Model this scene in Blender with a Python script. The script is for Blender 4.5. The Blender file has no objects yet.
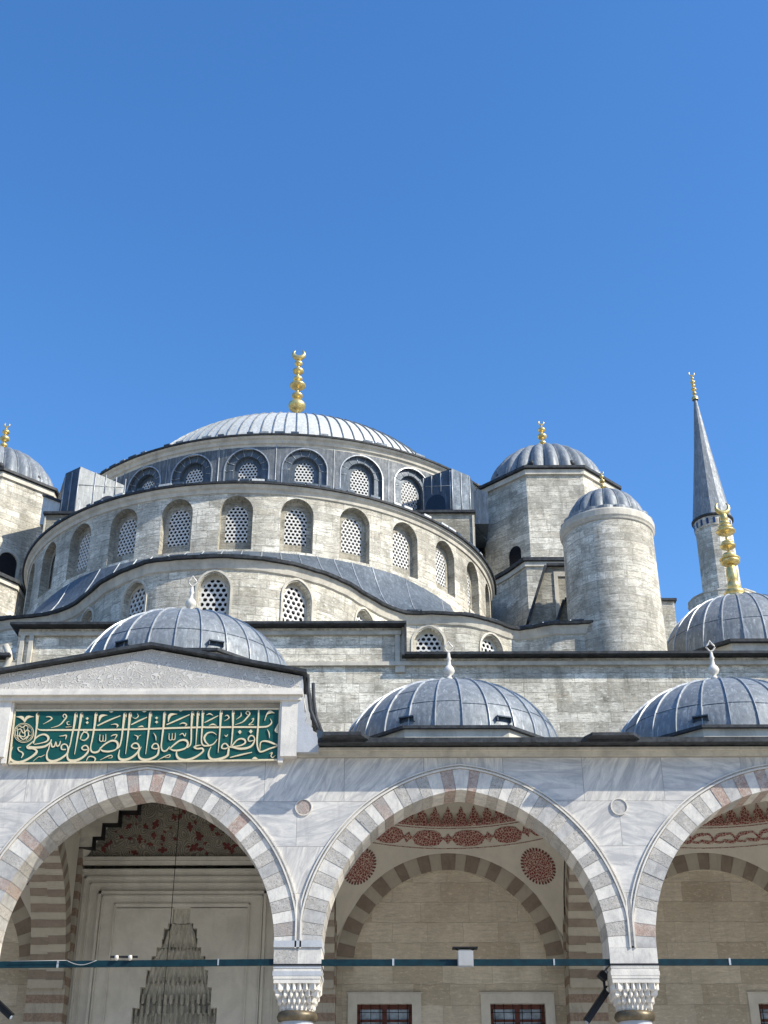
import bpy, bmesh, math, random
from math import sin, cos, pi, radians, sqrt, atan2, hypot
from mathutils import Vector, Matrix
random.seed(7)
C = bpy.context.scene.collection

# ------------------------------------------------------------------ materials
class NT:
    def __init__(s, name):
        s.m = bpy.data.materials.new(name); s.m.use_nodes = True
        s.t = s.m.node_tree; s.n = s.t.nodes; s.n.clear()
        s.out = s.n.new('ShaderNodeOutputMaterial')
        s.b = s.n.new('ShaderNodeBsdfPrincipled')
        s.t.links.new(s.b.outputs[0], s.out.inputs[0])
    def link(s, a, b): s.t.links.new(a, b)
    def node(s, typ, **kw):
        nd = s.n.new(typ)
        for k, v in kw.items():
            if k.startswith('i_'):
                key = k[2:]
                key = int(key) if key.isdigit() else key.replace('_', ' ')
                if hasattr(v, 'is_output') or isinstance(v, bpy.types.NodeSocket): s.link(v, nd.inputs[key])
                else: nd.inputs[key].default_value = v
            else: setattr(nd, k, v)
        return nd
    def uv(s): return s.node('ShaderNodeUVMap').outputs[0]
    def obj(s): return s.node('ShaderNodeTexCoord').outputs['Object']
    def map(s, v, scale=(1,1,1), rot=(0,0,0), loc=(0,0,0)):
        return s.node('ShaderNodeMapping', i_Vector=v, i_Scale=scale, i_Rotation=rot, i_Location=loc).outputs[0]
    def noise(s, v, scale, detail=4, rough=.55, dist=0):
        return s.node('ShaderNodeTexNoise', i_Vector=v, i_Scale=scale, i_Detail=detail, i_Roughness=rough, i_Distortion=dist).outputs[0]
    def ramp(s, f, stops, interp='LINEAR'):
        r = s.node('ShaderNodeValToRGB', i_Fac=f); e = r.color_ramp.elements; r.color_ramp.interpolation = interp
        while len(e) < len(stops): e.new(.5)
        for q, (p, c) in zip(e, stops):
            q.position = p; q.color = (c, c, c, 1) if not isinstance(c, tuple) else (*c, 1)
        return r.outputs[0]
    def mix(s, f, a, b, mode='MIX'):
        nd = s.n.new('ShaderNodeMix'); nd.data_type = 'RGBA'; nd.blend_type = mode
        for i, v in ((0, f), (6, a), (7, b)):
            if isinstance(v, bpy.types.NodeSocket): s.link(v, nd.inputs[i])
            elif i == 0: nd.inputs[0].default_value = v
            else: nd.inputs[i].default_value = (*v, 1) if isinstance(v, tuple) else (v, v, v, 1)
        return nd.outputs[2]
    def math(s, op, a, b=0.0, c=0.0):
        nd = s.node('ShaderNodeMath', operation=op)
        for i, v in enumerate((a, b, c)):
            if isinstance(v, bpy.types.NodeSocket): s.link(v, nd.inputs[i])
            else: nd.inputs[i].default_value = v
        return nd.outputs[0]
    def bump(s, h, dist=.02, strength=.6, nrm=None):
        nd = s.node('ShaderNodeBump', i_Height=h, i_Distance=dist, i_Strength=strength)
        if nrm is not None: s.link(nrm, nd.inputs['Normal'])
        return nd.outputs[0]
    def done(s, col, rough=.8, nrm=None, metal=0, spec=.3):
        for k, v in (('Base Color', col), ('Roughness', rough), ('Metallic', metal), ('Specular IOR Level', spec)):
            if isinstance(v, bpy.types.NodeSocket): s.link(v, s.b.inputs[k])
            else: s.b.inputs[k].default_value = (*v, 1) if isinstance(v, tuple) else v
        if nrm is not None: s.link(nrm, s.b.inputs['Normal'])
        return s.m

def ashlar(name, c1, c2, bw=.95, bh=.30, dirt=.5, stain=(.07,.068,.06), patch=(.62,.54,.40), mortar=.012):
    t = NT(name); uv = t.uv()
    wob = t.node('ShaderNodeVectorMath', operation='SCALE', i_0=t.node('ShaderNodeTexNoise', i_Vector=uv, i_Scale=2.4, i_Detail=3.0).outputs[1], i_Scale=.05*bh/.3).outputs[0]
    uw = t.node('ShaderNodeVectorMath', operation='ADD', i_0=uv, i_1=wob).outputs[0]
    br = t.node('ShaderNodeTexBrick', squash=.72, squash_frequency=3, offset=.42, offset_frequency=2, i_Vector=uw, i_Color1=(0,0,0,1), i_Color2=(1,1,1,1), i_Mortar=(.5,.5,.5,1),
                i_Scale=1.0, i_Mortar_Size=mortar, i_Mortar_Smooth=.25, i_Brick_Width=bw, i_Row_Height=bh)
    rnd = br.outputs[0]; mo = br.outputs[1]
    col = t.mix(t.ramp(rnd, [(.12, 0), (.5, .45), (.95, 1)]), c1, c2)
    tint = t.math('FRACT', t.math('MULTIPLY', rnd, 7.31))
    col = t.mix(t.ramp(tint, [(.55, 0), (1, .55)]), col, patch)
    P = t.obj()
    # bedding streaks inside the blocks
    st = t.noise(t.map(uv, (1.6, 14, 1)), 1.6, 5, .65, .6)
    col = t.mix(t.ramp(st, [(.38, 0), (.72, .55)]), col, tuple(x*.62 for x in c1))
    # warm patches
    w = t.noise(P, .55, 4, .6)
    col = t.mix(t.ramp(w, [(.5, 0), (.72, .40)]), col, patch)
    # grey crust, running down in streaks
    d = t.noise(t.map(uv, (.9, .35, 1)), 1.3, 7, .72, .3)
    col = t.mix(t.ramp(d, [(.46, 0), (.70, dirt)]), col, stain)
    d2 = t.noise(t.map(uv, (2.2, 5.5, 1)), 2.6, 7, .75, 1.2)
    col = t.mix(t.ramp(d2, [(.53, 0), (.66, dirt*.9)]), col, tuple(x*1.3 for x in stain))
    hb = t.noise(t.map(uv, (1.1, 8.5, 1)), 2.3, 8, .78, .9)
    col = t.mix(t.ramp(hb, [(.53, 0), (.575, .8*min(1, dirt*1.7))]), col, tuple(x*.30 for x in c1))
    vb = t.noise(t.map(uv, (5.0, .45, 1)), 1.1, 6, .7, .2)
    col = t.mix(t.ramp(vb, [(.56, 0), (.68, dirt*.8)]), col, tuple(x*1.5 for x in stain))
    gr = t.noise(t.map(uv, (2.6, 5.0, 1)), 1.5, 9, .82, .5)
    col = t.mix(t.ramp(gr, [(.50, 0), (.60, .62*min(1, dirt*1.6))]), col, tuple(x*.42 for x in c1))
    gl = t.noise(t.map(uv, (3.2, 7.0, 1), loc=(5, 3, 0)), 1.7, 8, .8, .4)
    col = t.mix(t.ramp(gl, [(.53, 0), (.62, .5)]), col, tuple(min(.92, x*1.12) for x in c1))
    pits = t.noise(uv, 26, 3, .7)
    col = t.mix(t.ramp(pits, [(.60, 0), (.74, .45)]), col, tuple(x*.5 for x in c1))
    col = t.mix(t.ramp(t.noise(P, .33, 3, .6, .4), [(.44, 0), (.62, dirt*.8)]), col, tuple(x*3.0 for x in stain))
    col = t.mix(t.math('MULTIPLY', mo, .4), col, (.30,.285,.25))
    if dirt > .3:
        col = t.node('ShaderNodeBrightContrast', i_Color=col, i_Bright=.06, i_Contrast=.36).outputs[0]
        col = t.node('ShaderNodeHueSaturation', i_Color=col, i_Saturation=.80, i_Value=1.03).outputs[0]
    h = t.math('SUBTRACT', t.math('MULTIPLY', t.noise(uv, 9, 6, .7), .5), t.math('MULTIPLY', mo, .8))
    h = t.math('ADD', h, t.math('MULTIPLY', rnd, .5))
    return t.done(col, .88, t.bump(h, .03, .7), spec=.15)

def plainstone(name, c, dirt=.35, dark=(.16,.155,.14), rough=.7, sc=1.0):
    t = NT(name); P = t.obj()
    n = t.noise(P, 1.4*sc, 6, .7, .4)
    col = t.mix(t.ramp(n, [(.40, 0), (.72, dirt)]), c, dark)
    n2 = t.noise(t.map(P, (6, 6, 1.2)), 1.3*sc, 5, .7)
    col = t.mix(t.ramp(n2, [(.52, 0), (.75, dirt*.8)]), col, tuple(x*.55 for x in c))
    return t.done(col, rough, t.bump(t.noise(P, 22*sc, 5, .7), .012, .5), spec=.25)

def marble_wall():
    t = NT('veined_marble'); uv = t.uv()
    br = t.node('ShaderNodeTexBrick', i_Vector=t.map(uv, loc=(.35,.42,0)), i_Color1=(0,0,0,1), i_Color2=(1,1,1,1), i_Mortar=(.5,.5,.5,1),
                i_Scale=1.0, i_Mortar_Size=.006, i_Mortar_Smooth=.1, i_Brick_Width=1.75, i_Row_Height=.98, offset=.42, squash=1.0)
    rnd, mo = br.outputs[0], br.outputs[1]
    rot = t.node('ShaderNodeVectorRotate', rotation_type='Z_AXIS', i_Vector=uv, i_Angle=t.math('MULTIPLY_ADD', rnd, 2.6, -2.0)).outputs[0]
    off = t.node('ShaderNodeVectorMath', operation='ADD', i_0=rot)
    cmb = t.node('ShaderNodeCombineXYZ', i_X=t.math('MULTIPLY', rnd, 37.0), i_Y=t.math('MULTIPLY', rnd, 53.0)).outputs[0]
    t.link(cmb, off.inputs[1]); v = off.outputs[0]
    v1 = t.noise(t.map(v, (.75, 3.6, 1)), 1.5, 8, .68, 1.3)
    v2 = t.noise(t.map(v, (1.3, 8, 1)), 1.3, 8, .75, 1.6)
    col = t.mix(t.ramp(v1, [(.36, 0), (.62, 1)]), (.82,.765,.67), (.46,.44,.41))
    col = t.mix(t.ramp(v2, [(.56, 0), (.76, .5)]), col, (.30,.31,.32))
    col = t.mix(t.math('MULTIPLY', t.ramp(rnd, [(.2, 0), (1, 1)]), .28), col, (.47,.49,.51))
    lg = t.noise(uv, .5, 4, .6)
    col = t.mix(t.ramp(lg, [(.5, 0), (.8, .35)]), col, (.44,.41,.36))
    dk = t.noise(t.map(uv, (3.2, .5, 1)), 1.4, 6, .7)
    col = t.mix(t.ramp(dk, [(.56, 0), (.78, .4)]), col, (.22,.21,.19))
    col = t.mix(t.math('MULTIPLY', mo, .7), col, (.17,.165,.16))
    h = t.math('SUBTRACT', t.math('MULTIPLY', t.noise(uv, 14, 5, .7), .3), mo)
    return t.done(col, .42, t.bump(h, .008, .5), spec=.4)

def breccia(name, c1, c2, c3):
    t = NT(name); P = t.obj()
    Pn = t.node('ShaderNodeVectorMath', operation='ADD', i_0=P, i_1=(0,0,0))
    vo = t.node('ShaderNodeTexVoronoi', i_Vector=P, i_Scale=17.0, i_Randomness=1.0)
    r = t.node('ShaderNodeSeparateColor', i_Color=vo.outputs['Color']).outputs[0]
    col = t.mix(r, c1, c2)
    col = t.mix(t.ramp(t.noise(P, 11, 6, .75, .8), [(.48, 0), (.60, .9)]), col, c3)
    big = t.noise(P, 1.1, 3, .6)
    col = t.mix(t.ramp(big, [(.42, 0), (.66, .75)]), col, (.36,.345,.32))
    pit = t.noise(P, 30, 4, .8)
    col = t.mix(t.ramp(pit, [(.56, 0), (.64, .85)]), col, (.07,.065,.06))
    return t.done(col, .6, t.bump(t.math('MULTIPLY', pit, -1.0), .015, .7), spec=.3)

def lead(name, c, c2, rough=.42, metal=.35):
    t = NT(name); P = t.obj(); uv = t.uv()
    n = t.noise(P, .9, 6, .65, .5)
    col = t.mix(t.ramp(n, [(.25, 0), (.78, 1)]), c, c2)
    s = t.noise(t.map(P, (5, 5, .8)), 1.6, 6, .7)
    col = t.mix(t.ramp(s, [(.48, 0), (.72, .55)]), col, tuple(min(1, x*1.7) for x in c2))
    s2 = t.noise(P, 6, 5, .75)
    col = t.mix(t.ramp(s2, [(.54, 0), (.74, .6)]), col, tuple(x*.5 for x in c))
    dr = t.noise(t.map(P, (9, 9, .9)), 1.2, 6, .75, .3)
    col = t.mix(t.ramp(dr, [(.56, 0), (.66, .5)]), col, tuple(min(1, x*2.4) for x in c2))
    rg = t.ramp(t.noise(P, 3, 4, .6), [(.3, rough-.08), (.7, rough+.15)])
    h = t.math('ADD', t.noise(P, 2.2, 3, .5), t.math('MULTIPLY', t.noise(P, 14, 3, .6), .18))
    return t.done(col, rg, t.bump(h, .05, .45), metal=metal, spec=.4)

def flat(name, c, rough=.6, metal=0, var=.2, sc=6, spec=.3, bump=.2):
    t = NT(name); P = t.obj()
    n = t.noise(P, sc, 5, .65)
    col = t.mix(t.ramp(n, [(.35, 0), (.7, 1)]), tuple(x*(1-var) for x in c), tuple(min(1, x*(1+var)) for x in c))
    return t.done(col, rough, t.bump(t.noise(P, sc*4, 4, .6), .006, bump), metal=metal, spec=spec)

def striped():
    t = NT('striped_masonry'); uv = t.uv()
    z = t.node('ShaderNodeSeparateXYZ', i_0=uv).outputs[1]
    f = t.math('FRACT', t.math('DIVIDE', z, .44))
    m = t.ramp(f, [(0, 0), (.02, 1), (.47, 1), (.49, 0)])
    wh = t.mix(t.noise(t.map(uv, (2, 9, 1)), 2, 5, .6), (.50,.455,.37), (.38,.345,.28))
    bn = t.mix(t.ramp(t.noise(uv, 13, 5, .75), [(.4,0),(.6,1)]), (.24,.17,.125), (.34,.26,.20))
    col = t.mix(m, wh, bn)
    col = t.mix(t.ramp(t.noise(t.map(uv, (6, 1.2, 1)), 1.2, 5, .7), [(.5,0),(.75,.5)]), col, (.12,.11,.09))
    return t.done(col, .8, t.bump(t.math('MULTIPLY', m, -.3), .01, .5), spec=.2)

def painted():
    t = NT('painted_scrollwork'); P = t.uv()
    wp = t.node('ShaderNodeVectorMath', operation='ADD', i_0=P)
    nv = t.node('ShaderNodeTexNoise', i_Vector=P, i_Scale=2.2, i_Detail=2.0).outputs[1]
    sc = t.node('ShaderNodeVectorMath', operation='SCALE', i_0=nv, i_Scale=.35).outputs[0]
    t.link(sc, wp.inputs[1]); v = wp.outputs[0]
    vo = t.node('ShaderNodeTexVoronoi', feature='F1', i_Vector=v, i_Scale=3.2)
    rings = t.math('SINE', t.math('MULTIPLY', vo.outputs['Distance'], 42.0))
    col = t.mix(t.ramp(rings, [(.15, 0), (.5, 1)]), (.17,.16,.13), (.34,.315,.255))
    ed = t.node('ShaderNodeTexVoronoi', feature='DISTANCE_TO_EDGE', i_Vector=v, i_Scale=3.2).outputs[0]
    col = t.mix(t.ramp(ed, [(.0, 1), (.05, 0)]), col, (.27,.25,.20))
    col = t.mix(t.ramp(t.noise(P, 5, 4, .7), [(.45, 0), (.7, .6)]), col, (.13,.12,.10))
    return t.done(col, .8, spec=.15)

def carved():
    t = NT('carved_relief'); P = t.uv()
    nv = t.node('ShaderNodeTexNoise', i_Vector=P, i_Scale=2.6, i_Detail=2.0).outputs[1]
    sc = t.node('ShaderNodeVectorMath', operation='SCALE', i_0=nv, i_Scale=.5).outputs[0]
    wp = t.node('ShaderNodeVectorMath', operation='ADD', i_0=P, i_1=(0,0,0)); t.link(sc, wp.inputs[1])
    vo = t.node('ShaderNodeTexVoronoi', feature='F1', i_Vector=wp.outputs[0], i_Scale=6.5).outputs['Distance']
    r = t.math('SINE', t.math('MULTIPLY', vo, 15.0))
    zz = t.ramp(r, [(.25, 0), (.62, 1)])
    col = t.mix(zz, (.56,.53,.475), (.70,.665,.60))
    col = t.mix(t.ramp(t.noise(P, 1.2, 5, .7), [(.45,0),(.75,.4)]), col, (.25,.24,.22))
    return t.done(col, .6, t.bump(zz, .045, 1.0), spec=.3)

def muqarnas_stone():
    t = NT('carved_stalactite_stone'); P = t.obj()
    s = t.noise(t.map(P, (9, 9, 1.3)), 1.6, 6, .75, .3)
    col = t.mix(t.ramp(s, [(.38, 0), (.62, 1)]), (.70,.67,.58), (.42,.40,.34))  # vertical shading lines of the flutes painted as streaks
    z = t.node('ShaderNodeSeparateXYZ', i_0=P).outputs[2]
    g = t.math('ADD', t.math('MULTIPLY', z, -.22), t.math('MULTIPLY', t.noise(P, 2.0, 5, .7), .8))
    col = t.mix(t.ramp(t.math('ADD', g, 1.45), [(.45, 0), (.95, .5)]), col, (.17,.16,.135))  # shade painted in, deepening toward the niche bottom
    return t.done(col, .8, t.bump(s, .05, .8), spec=.15)

def redpaint():
    t = NT('red_paint'); P = t.obj()
    vo = t.node('ShaderNodeTexVoronoi', feature='DISTANCE_TO_EDGE', i_Vector=P, i_Scale=15.0).outputs[0]
    l = t.ramp(vo, [(.04, 1), (.10, 0)])
    col = t.mix(l, (.20,.05,.045), (.50,.40,.32))
    return t.done(col, .75, spec=.15)

def pale_cast(name):       # near-black glass standing for the dark inside behind lattices and in openings
    t = NT(name)
    return t.done((.012,.014,.02), .22, spec=.5)

M = {}
M['lime'] = ashlar('limestone_ashlar', (.92,.855,.70), (.50,.465,.385), dirt=.58)
M['limeshade'] = ashlar('shaded_weathered_limestone', (.56,.53,.44), (.36,.34,.29), dirt=.5, patch=(.40,.34,.24))  # darker copy of the limestone: shade and weathering in its colour
M['wallback'] = ashlar('sandstone_ashlar', (.74,.67,.54), (.62,.55,.43), bw=1.3, bh=.52, dirt=.15, patch=(.34,.27,.18), mortar=.006)
M['trim'] = plainstone('limestone_trim', (.68,.63,.52), .55)
M['marble'] = marble_wall()
M['white'] = plainstone('white_marble', (.78,.73,.64), .5, (.34,.335,.32), .5, 1.6)
M['greymarble'] = plainstone('grey_marble', (.50,.515,.53), .4, (.26,.27,.285), .45, 1.6)
M['vous_w'] = plainstone('pale_voussoir_marble', (.78,.735,.65), .7, (.34,.335,.325), .5, 2.4)
M['vous_n'] = plainstone('greyish_voussoir_marble', (.54,.52,.48), .8, (.26,.255,.245), .5, 3.0)
M['vous_p'] = breccia('pink_breccia', (.50,.37,.30), (.38,.265,.215), (.56,.49,.42))
M['vous_g'] = breccia('grey_breccia', (.56,.52,.455), (.40,.375,.33), (.64,.60,.54))
M['lead'] = lead('lead_sheet', (.145,.163,.176), (.27,.288,.296), .52, .15)
M['leadlight'] = lead('bleached_lead_sheet', (.48,.495,.465), (.62,.625,.58), .55, .15)
M['leaddark'] = lead('dark_lead_sheet', (.035,.05,.07), (.085,.115,.15), .5, .25)
M['seam'] = lead('lead_seam', (.30,.32,.335), (.48,.50,.505), .4, .3)
M['leadroof'] = lead('slate_blue_lead', (.055,.072,.09), (.125,.15,.175), .5, .15)
M['slab'] = lead('sunlit_lead_slab', (.33,.34,.325), (.46,.465,.44), .8, .0)  # sunlight put into the colour of the left buttress's lit face
M['tier'] = lead('lead_clad_pier', (.055,.07,.085), (.20,.21,.215), .6, .1)
M['edge'] = flat('lead_edge', (.042,.046,.050), .6, 0, .55)
M['gold'] = flat('gilded_copper', (.78,.58,.24), .38, .7, .4, 3, bump=.1)
M['goldpaint'] = flat('gold_leaf_lettering', (.70,.60,.40), .5, .0, .12, 20)
M['green'] = flat('green_board', (.006,.075,.065), .45, 0, .18, 3)
M['teal'] = flat('teal_painted_iron', (.004,.028,.038), .45, .1, .35, 5)
M['lattice'] = plainstone('plaster_lattice', (.74,.73,.69), .25, (.30,.29,.27), .8, 2)
M['void'] = pale_cast('dark_glazing')
M['stripe'] = striped()
M['plaster'] = plainstone('aged_plaster', (.62,.58,.49), .22, (.25,.235,.20), .85, .6)
M['red'] = redpaint()
M['redflat'] = flat('deep_red_paint', (.15,.042,.038), .8, 0, .3, 9)
M['paint'] = painted()
M['carved'] = carved()
M['portal'] = plainstone('portal_marble', (.66,.63,.55), .3, (.17,.16,.14), .6, .9)
M['niche_shade'] = plainstone('shaded_sooty_stone', (.46,.44,.38), .6, (.04,.038,.034), .85, 1.5)  # shade of niche undersides and backing in its colour, with sooty mottling
M['muq'] = muqarnas_stone()
M['portaldark'] = plainstone('dark_marble', (.26,.24,.20), .8, (.03,.028,.025), .7, 1.4)  # much darker marble for the strip left of the portal
M['black'] = flat('black_paint', (.012,.012,.013), .5, 0, .3)
M['vw_tan'] = plainstone('tan_voussoir', (.47,.43,.35), .3, (.2,.18,.15), .8, 1.5)
M['vw_brn'] = plainstone('brown_voussoir', (.29,.24,.19), .4, (.09,.07,.055), .8, 2.0)
M['wood'] = flat('red_brown_wood', (.12,.038,.025), .5, 0, .35, 8)
M['glass'] = flat('window_glass', (.40,.47,.55), .12, 0, .5, 3, spec=.6)  # bluish base colour stands in for reflections in the panes
M['iron'] = flat('dark_iron', (.02,.02,.022), .5, .3)
M['plastic'] = flat('grey_plastic', (.38,.38,.37), .45, 0, .06)
M['bronze'] = flat('bronze_collar', (.16,.13,.085), .45, .5, .4, 5)
M['tile'] = flat('blue_tile', (.02,.05,.16), .3, 0, .4, 9)
M['floor'] = plainstone('courtyard_marble', (.42,.38,.32), .3, (.3,.29,.26), .6, .3)

# ------------------------------------------------------------------ mesh builder
class MB:
    def __init__(s): s.v = []; s.f = []; s.m = []; s.uv = []; s.sm = []
    def face(s, pts, mat=0, uvs=None, smooth=False):
        i = len(s.v); s.v += [tuple(p) for p in pts]; s.f.append(tuple(range(i, i+len(pts))))
        if uvs is None:
            a = Vector(pts[0]); n = Vector((0,0,0))
            for k in range(1, len(pts)-1): n += (Vector(pts[k])-a).cross(Vector(pts[k+1])-a)
            if n.length > 0: n.normalize()
            if abs(n.z) > .75: uvs = [(p[0], p[1]) for p in pts]
            elif abs(n.x) > abs(n.y): uvs = [(p[1], p[2]) for p in pts]
            else: uvs = [(p[0], p[2]) for p in pts]
        s.m.append(mat); s.uv.append(uvs); s.sm.append(smooth)
    def box(s, x0, x1, y0, y1, z0, z1, mat=0):
        P = [(x, y, z) for z in (z0, z1) for y in (y0, y1) for x in (x0, x1)]
        for q in ((0,1,5,4), (1,3,7,5), (3,2,6,7), (2,0,4,6), (4,5,7,6), (2,3,1,0)): s.face([P[k] for k in q], mat)
    def obox(s, c, ax, ay, az, mat=0):       # oriented box: centre and three half-axis vectors
        c, ax, ay, az = map(Vector, (c, ax, ay, az))
        P = [c + i*ax + j*ay + k*az for k in (-1, 1) for j in (-1, 1) for i in (-1, 1)]
        for q in ((0,1,5,4), (1,3,7,5), (3,2,6,7), (2,0,4,6), (4,5,7,6), (2,3,1,0)): s.face([P[k] for k in q], mat)
    def prism(s, poly, z0, z1, mat=0, zt=None, cap=True, capmat=None):      # vertical prism, CCW footprint
        n = len(poly); zt = zt or [z1]*n
        L = 0
        for i in range(n):
            a, b = poly[i], poly[(i+1) % n]; d = hypot(b[0]-a[0], b[1]-a[1]); j = (i+1) % n
            s.face([(a[0],a[1],z0), (b[0],b[1],z0), (b[0],b[1],zt[j]), (a[0],a[1],zt[i])], mat, [(L,z0), (L+d,z0), (L+d,zt[j]), (L,zt[i])])
            L += d
        if cap:
            s.face([(p[0], p[1], z) for p, z in zip(poly, zt)], capmat if capmat is not None else mat)
            s.face([(p[0], p[1], z0) for p in reversed(poly)], mat)
    def extrude_xz(s, poly, y0, y1, mat=0):  # polygon in X-Z, extruded along Y
        n = len(poly)
        s.face([(p[0], y0, p[1]) for p in poly], mat); s.face([(p[0], y1, p[1]) for p in reversed(poly)], mat)
        for i in range(n):
            a, b = poly[i], poly[(i+1) % n]
            s.face([(a[0],y0,a[1]), (a[0],y1,a[1]), (b[0],y1,b[1]), (b[0],y0,b[1])], mat)
    def lathe(s, cx, cy, prof, n=48, mat=0, a0=0, a1=2*pi, smooth=True, lob=None, mats=None):
        full = abs(a1-a0-2*pi) < 1e-6
        for i in range(n):
            t0 = a0+(a1-a0)*i/n; t1 = a0+(a1-a0)*(i+1)/n
            l0 = lob(t0) if lob else 1; l1 = lob(t1) if lob else 1
            L = 0
            for k in range(len(prof)-1):
                (r0, z0), (r1, z1) = prof[k], prof[k+1]; d = hypot(r1-r0, z1-z0)
                P = [(cx+r0*l0*cos(t0), cy+r0*l0*sin(t0), z0), (cx+r0*l1*cos(t1), cy+r0*l1*sin(t1), z0),
                     (cx+r1*l1*cos(t1), cy+r1*l1*sin(t1), z1), (cx+r1*l0*cos(t0), cy+r1*l0*sin(t0), z1)]
                R = max(r0, r1)
                s.face(P, mats[k] if mats else mat, [(t0*R, z0 if z0 != z1 else L), (t1*R, z0 if z0 != z1 else L), (t1*R, z1 if z0 != z1 else L+d), (t0*R, z1 if z0 != z1 else L+d)], smooth)
                L += d
    def tube(s, pts, r, n=8, mat=0, smooth=True, closed=False):
        pts = [Vector(p) for p in pts]; N = len(pts); rings = []
        rr = r if isinstance(r, (list, tuple)) else [r]*N
        up = Vector((0.13, .21, 1)).normalized()
        for i, p in enumerate(pts):
            a = pts[(i-1) % N] if (closed or i > 0) else p; b = pts[(i+1) % N] if (closed or i < N-1) else p
            d = (b-a).normalized(); u = d.cross(up)
            if u.length < .05: u = d.cross(Vector((1,0,0)))
            u.normalize(); w = d.cross(u)
            rings.append([p + rr[i]*(cos(2*pi*k/n)*u + sin(2*pi*k/n)*w) for k in range(n)])
        for i in range(N if closed else N-1):
            A, B = rings[i], rings[(i+1) % N]
            for k in range(n): s.face([A[k], A[(k+1) % n], B[(k+1) % n], B[k]], mat, None, smooth)
        if not closed: s.face(list(reversed(rings[0])), mat); s.face(rings[-1], mat)
    def build(s, name, mats, parent=None, weld=True, loc=None):
        me = bpy.data.meshes.new(name); me.from_pydata(s.v, [], s.f)
        if not isinstance(mats, (list, tuple)): mats = [mats]
        for m in mats: me.materials.append(M[m])
        me.polygons.foreach_set('material_index', s.m)
        me.polygons.foreach_set('use_smooth', s.sm)
        ul = me.uv_layers.new(name='UVMap'); fl = []
        for u in s.uv:
            for a in u: fl += [a[0], a[1]]
        ul.data.foreach_set('uv', fl)
        if weld:
            bm = bmesh.new(); bm.from_mesh(me); bmesh.ops.remove_doubles(bm, verts=bm.verts, dist=2e-4); bm.to_mesh(me); bm.free()
        me.update()
        o = bpy.data.objects.new(name, me); C.objects.link(o)
        if parent is not None: o.parent = parent
        if loc: o.location = loc
        return o
def thing(name, label, cat, loc=(0,0,0), group=None):
    o = bpy.data.objects.new(name, None); C.objects.link(o); o.location = loc
    o['label'] = label; o['category'] = cat; o.empty_display_size = .5
    if group: o['group'] = group
    return o
def part(name, parent, loc):
    o = bpy.data.objects.new(name, None); C.objects.link(o); o.parent = parent; o.location = loc
    return o
def tag(o, label, cat, group=None):
    o['label'] = label; o['category'] = cat
    if group: o['group'] = group
    return o

# ------------------------------------------------------------------ arches
def arch(hw, zs, rise, n=28, t=0.0):
    """two-centred arch outline from (-hw-t, zs) over the apex to (hw+t, zs)"""
    e = max(0, (rise*rise-hw*hw)/(2*hw)); R = hw+e+t
    amax = math.acos(min(1, e/R)) if e > 0 else pi/2
    L = [(e - R*cos(amax*i/(n//2)), zs + R*sin(amax*i/(n//2))) for i in range(n//2+1)]
    return L + [(-x, z) for x, z in reversed(L[:-1])]
def outline(o, n=20, t=0.0):     # o = (sc, zb, hw, zs, rise); jambs included
    sc, zb, hw, zs, rise = o
    return [(sc-hw-t, zb-t)] + [(sc+x, z) for x, z in arch(hw, zs, rise, n, t)] + [(sc+hw+t, zb-t)]
def panel(mb, mp, s0, s1, z0, z1, op, depth, mat=0, rmat=None, n=20, ds=.35, sill=True, front=0.0):
    """wall piece with an arched opening; mp(s, z, d) -> point, d = depth into the wall"""
    sc, zb, hw, zs, rise = op; rmat = mat if rmat is None else rmat
    O = outline(op, n)
    def q(p): mb.face([mp(a, b, front) for a, b in p], mat, list(p), False)
    def strip(a, b, za, zb_):
        k = max(1, int(math.ceil((b-a)/ds)))
        for i in range(k):
            x0 = a+(b-a)*i/k; x1 = a+(b-a)*(i+1)/k; q([(x0,za), (x1,za), (x1,zb_), (x0,zb_)])
    if sc-hw > s0+1e-6: strip(s0, sc-hw, z0, z1)
    if s1 > sc+hw+1e-6: strip(sc+hw, s1, z0, z1)
    if zb > z0+1e-6: strip(sc-hw, sc+hw, z0, zb)
    A = O[1:-1]
    for a, b in zip(A, A[1:]):
        if b[0]-a[0] > 1e-6: q([a, b, (b[0], z1), (a[0], z1)])
    E = O if sill else O
    seg = list(zip(O, O[1:])) + ([(O[-1], O[0])] if sill else [])
    L = 0
    for a, b in seg:
        d = hypot(b[0]-a[0], b[1]-a[1])
        mb.face([mp(a[0],a[1],front), mp(a[0],a[1],front+depth), mp(b[0],b[1],front+depth), mp(b[0],b[1],front)], rmat, [(front,L), (front+depth,L), (front+depth,L+d), (front,L+d)]); L += d
def annulus(mb, mp, op1, op2, d, mat=0, n=20):     # flat ring between two openings, at depth d
    A, B = outline(op1, n), outline(op2, n)
    m = len(A)
    for i in range(m):
        j = (i+1) % m
        mb.face([mp(*A[i], d), mp(*A[j], d), mp(*B[j], d), mp(*B[i], d)], mat, [A[i], A[j], B[j], B[i]])
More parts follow.
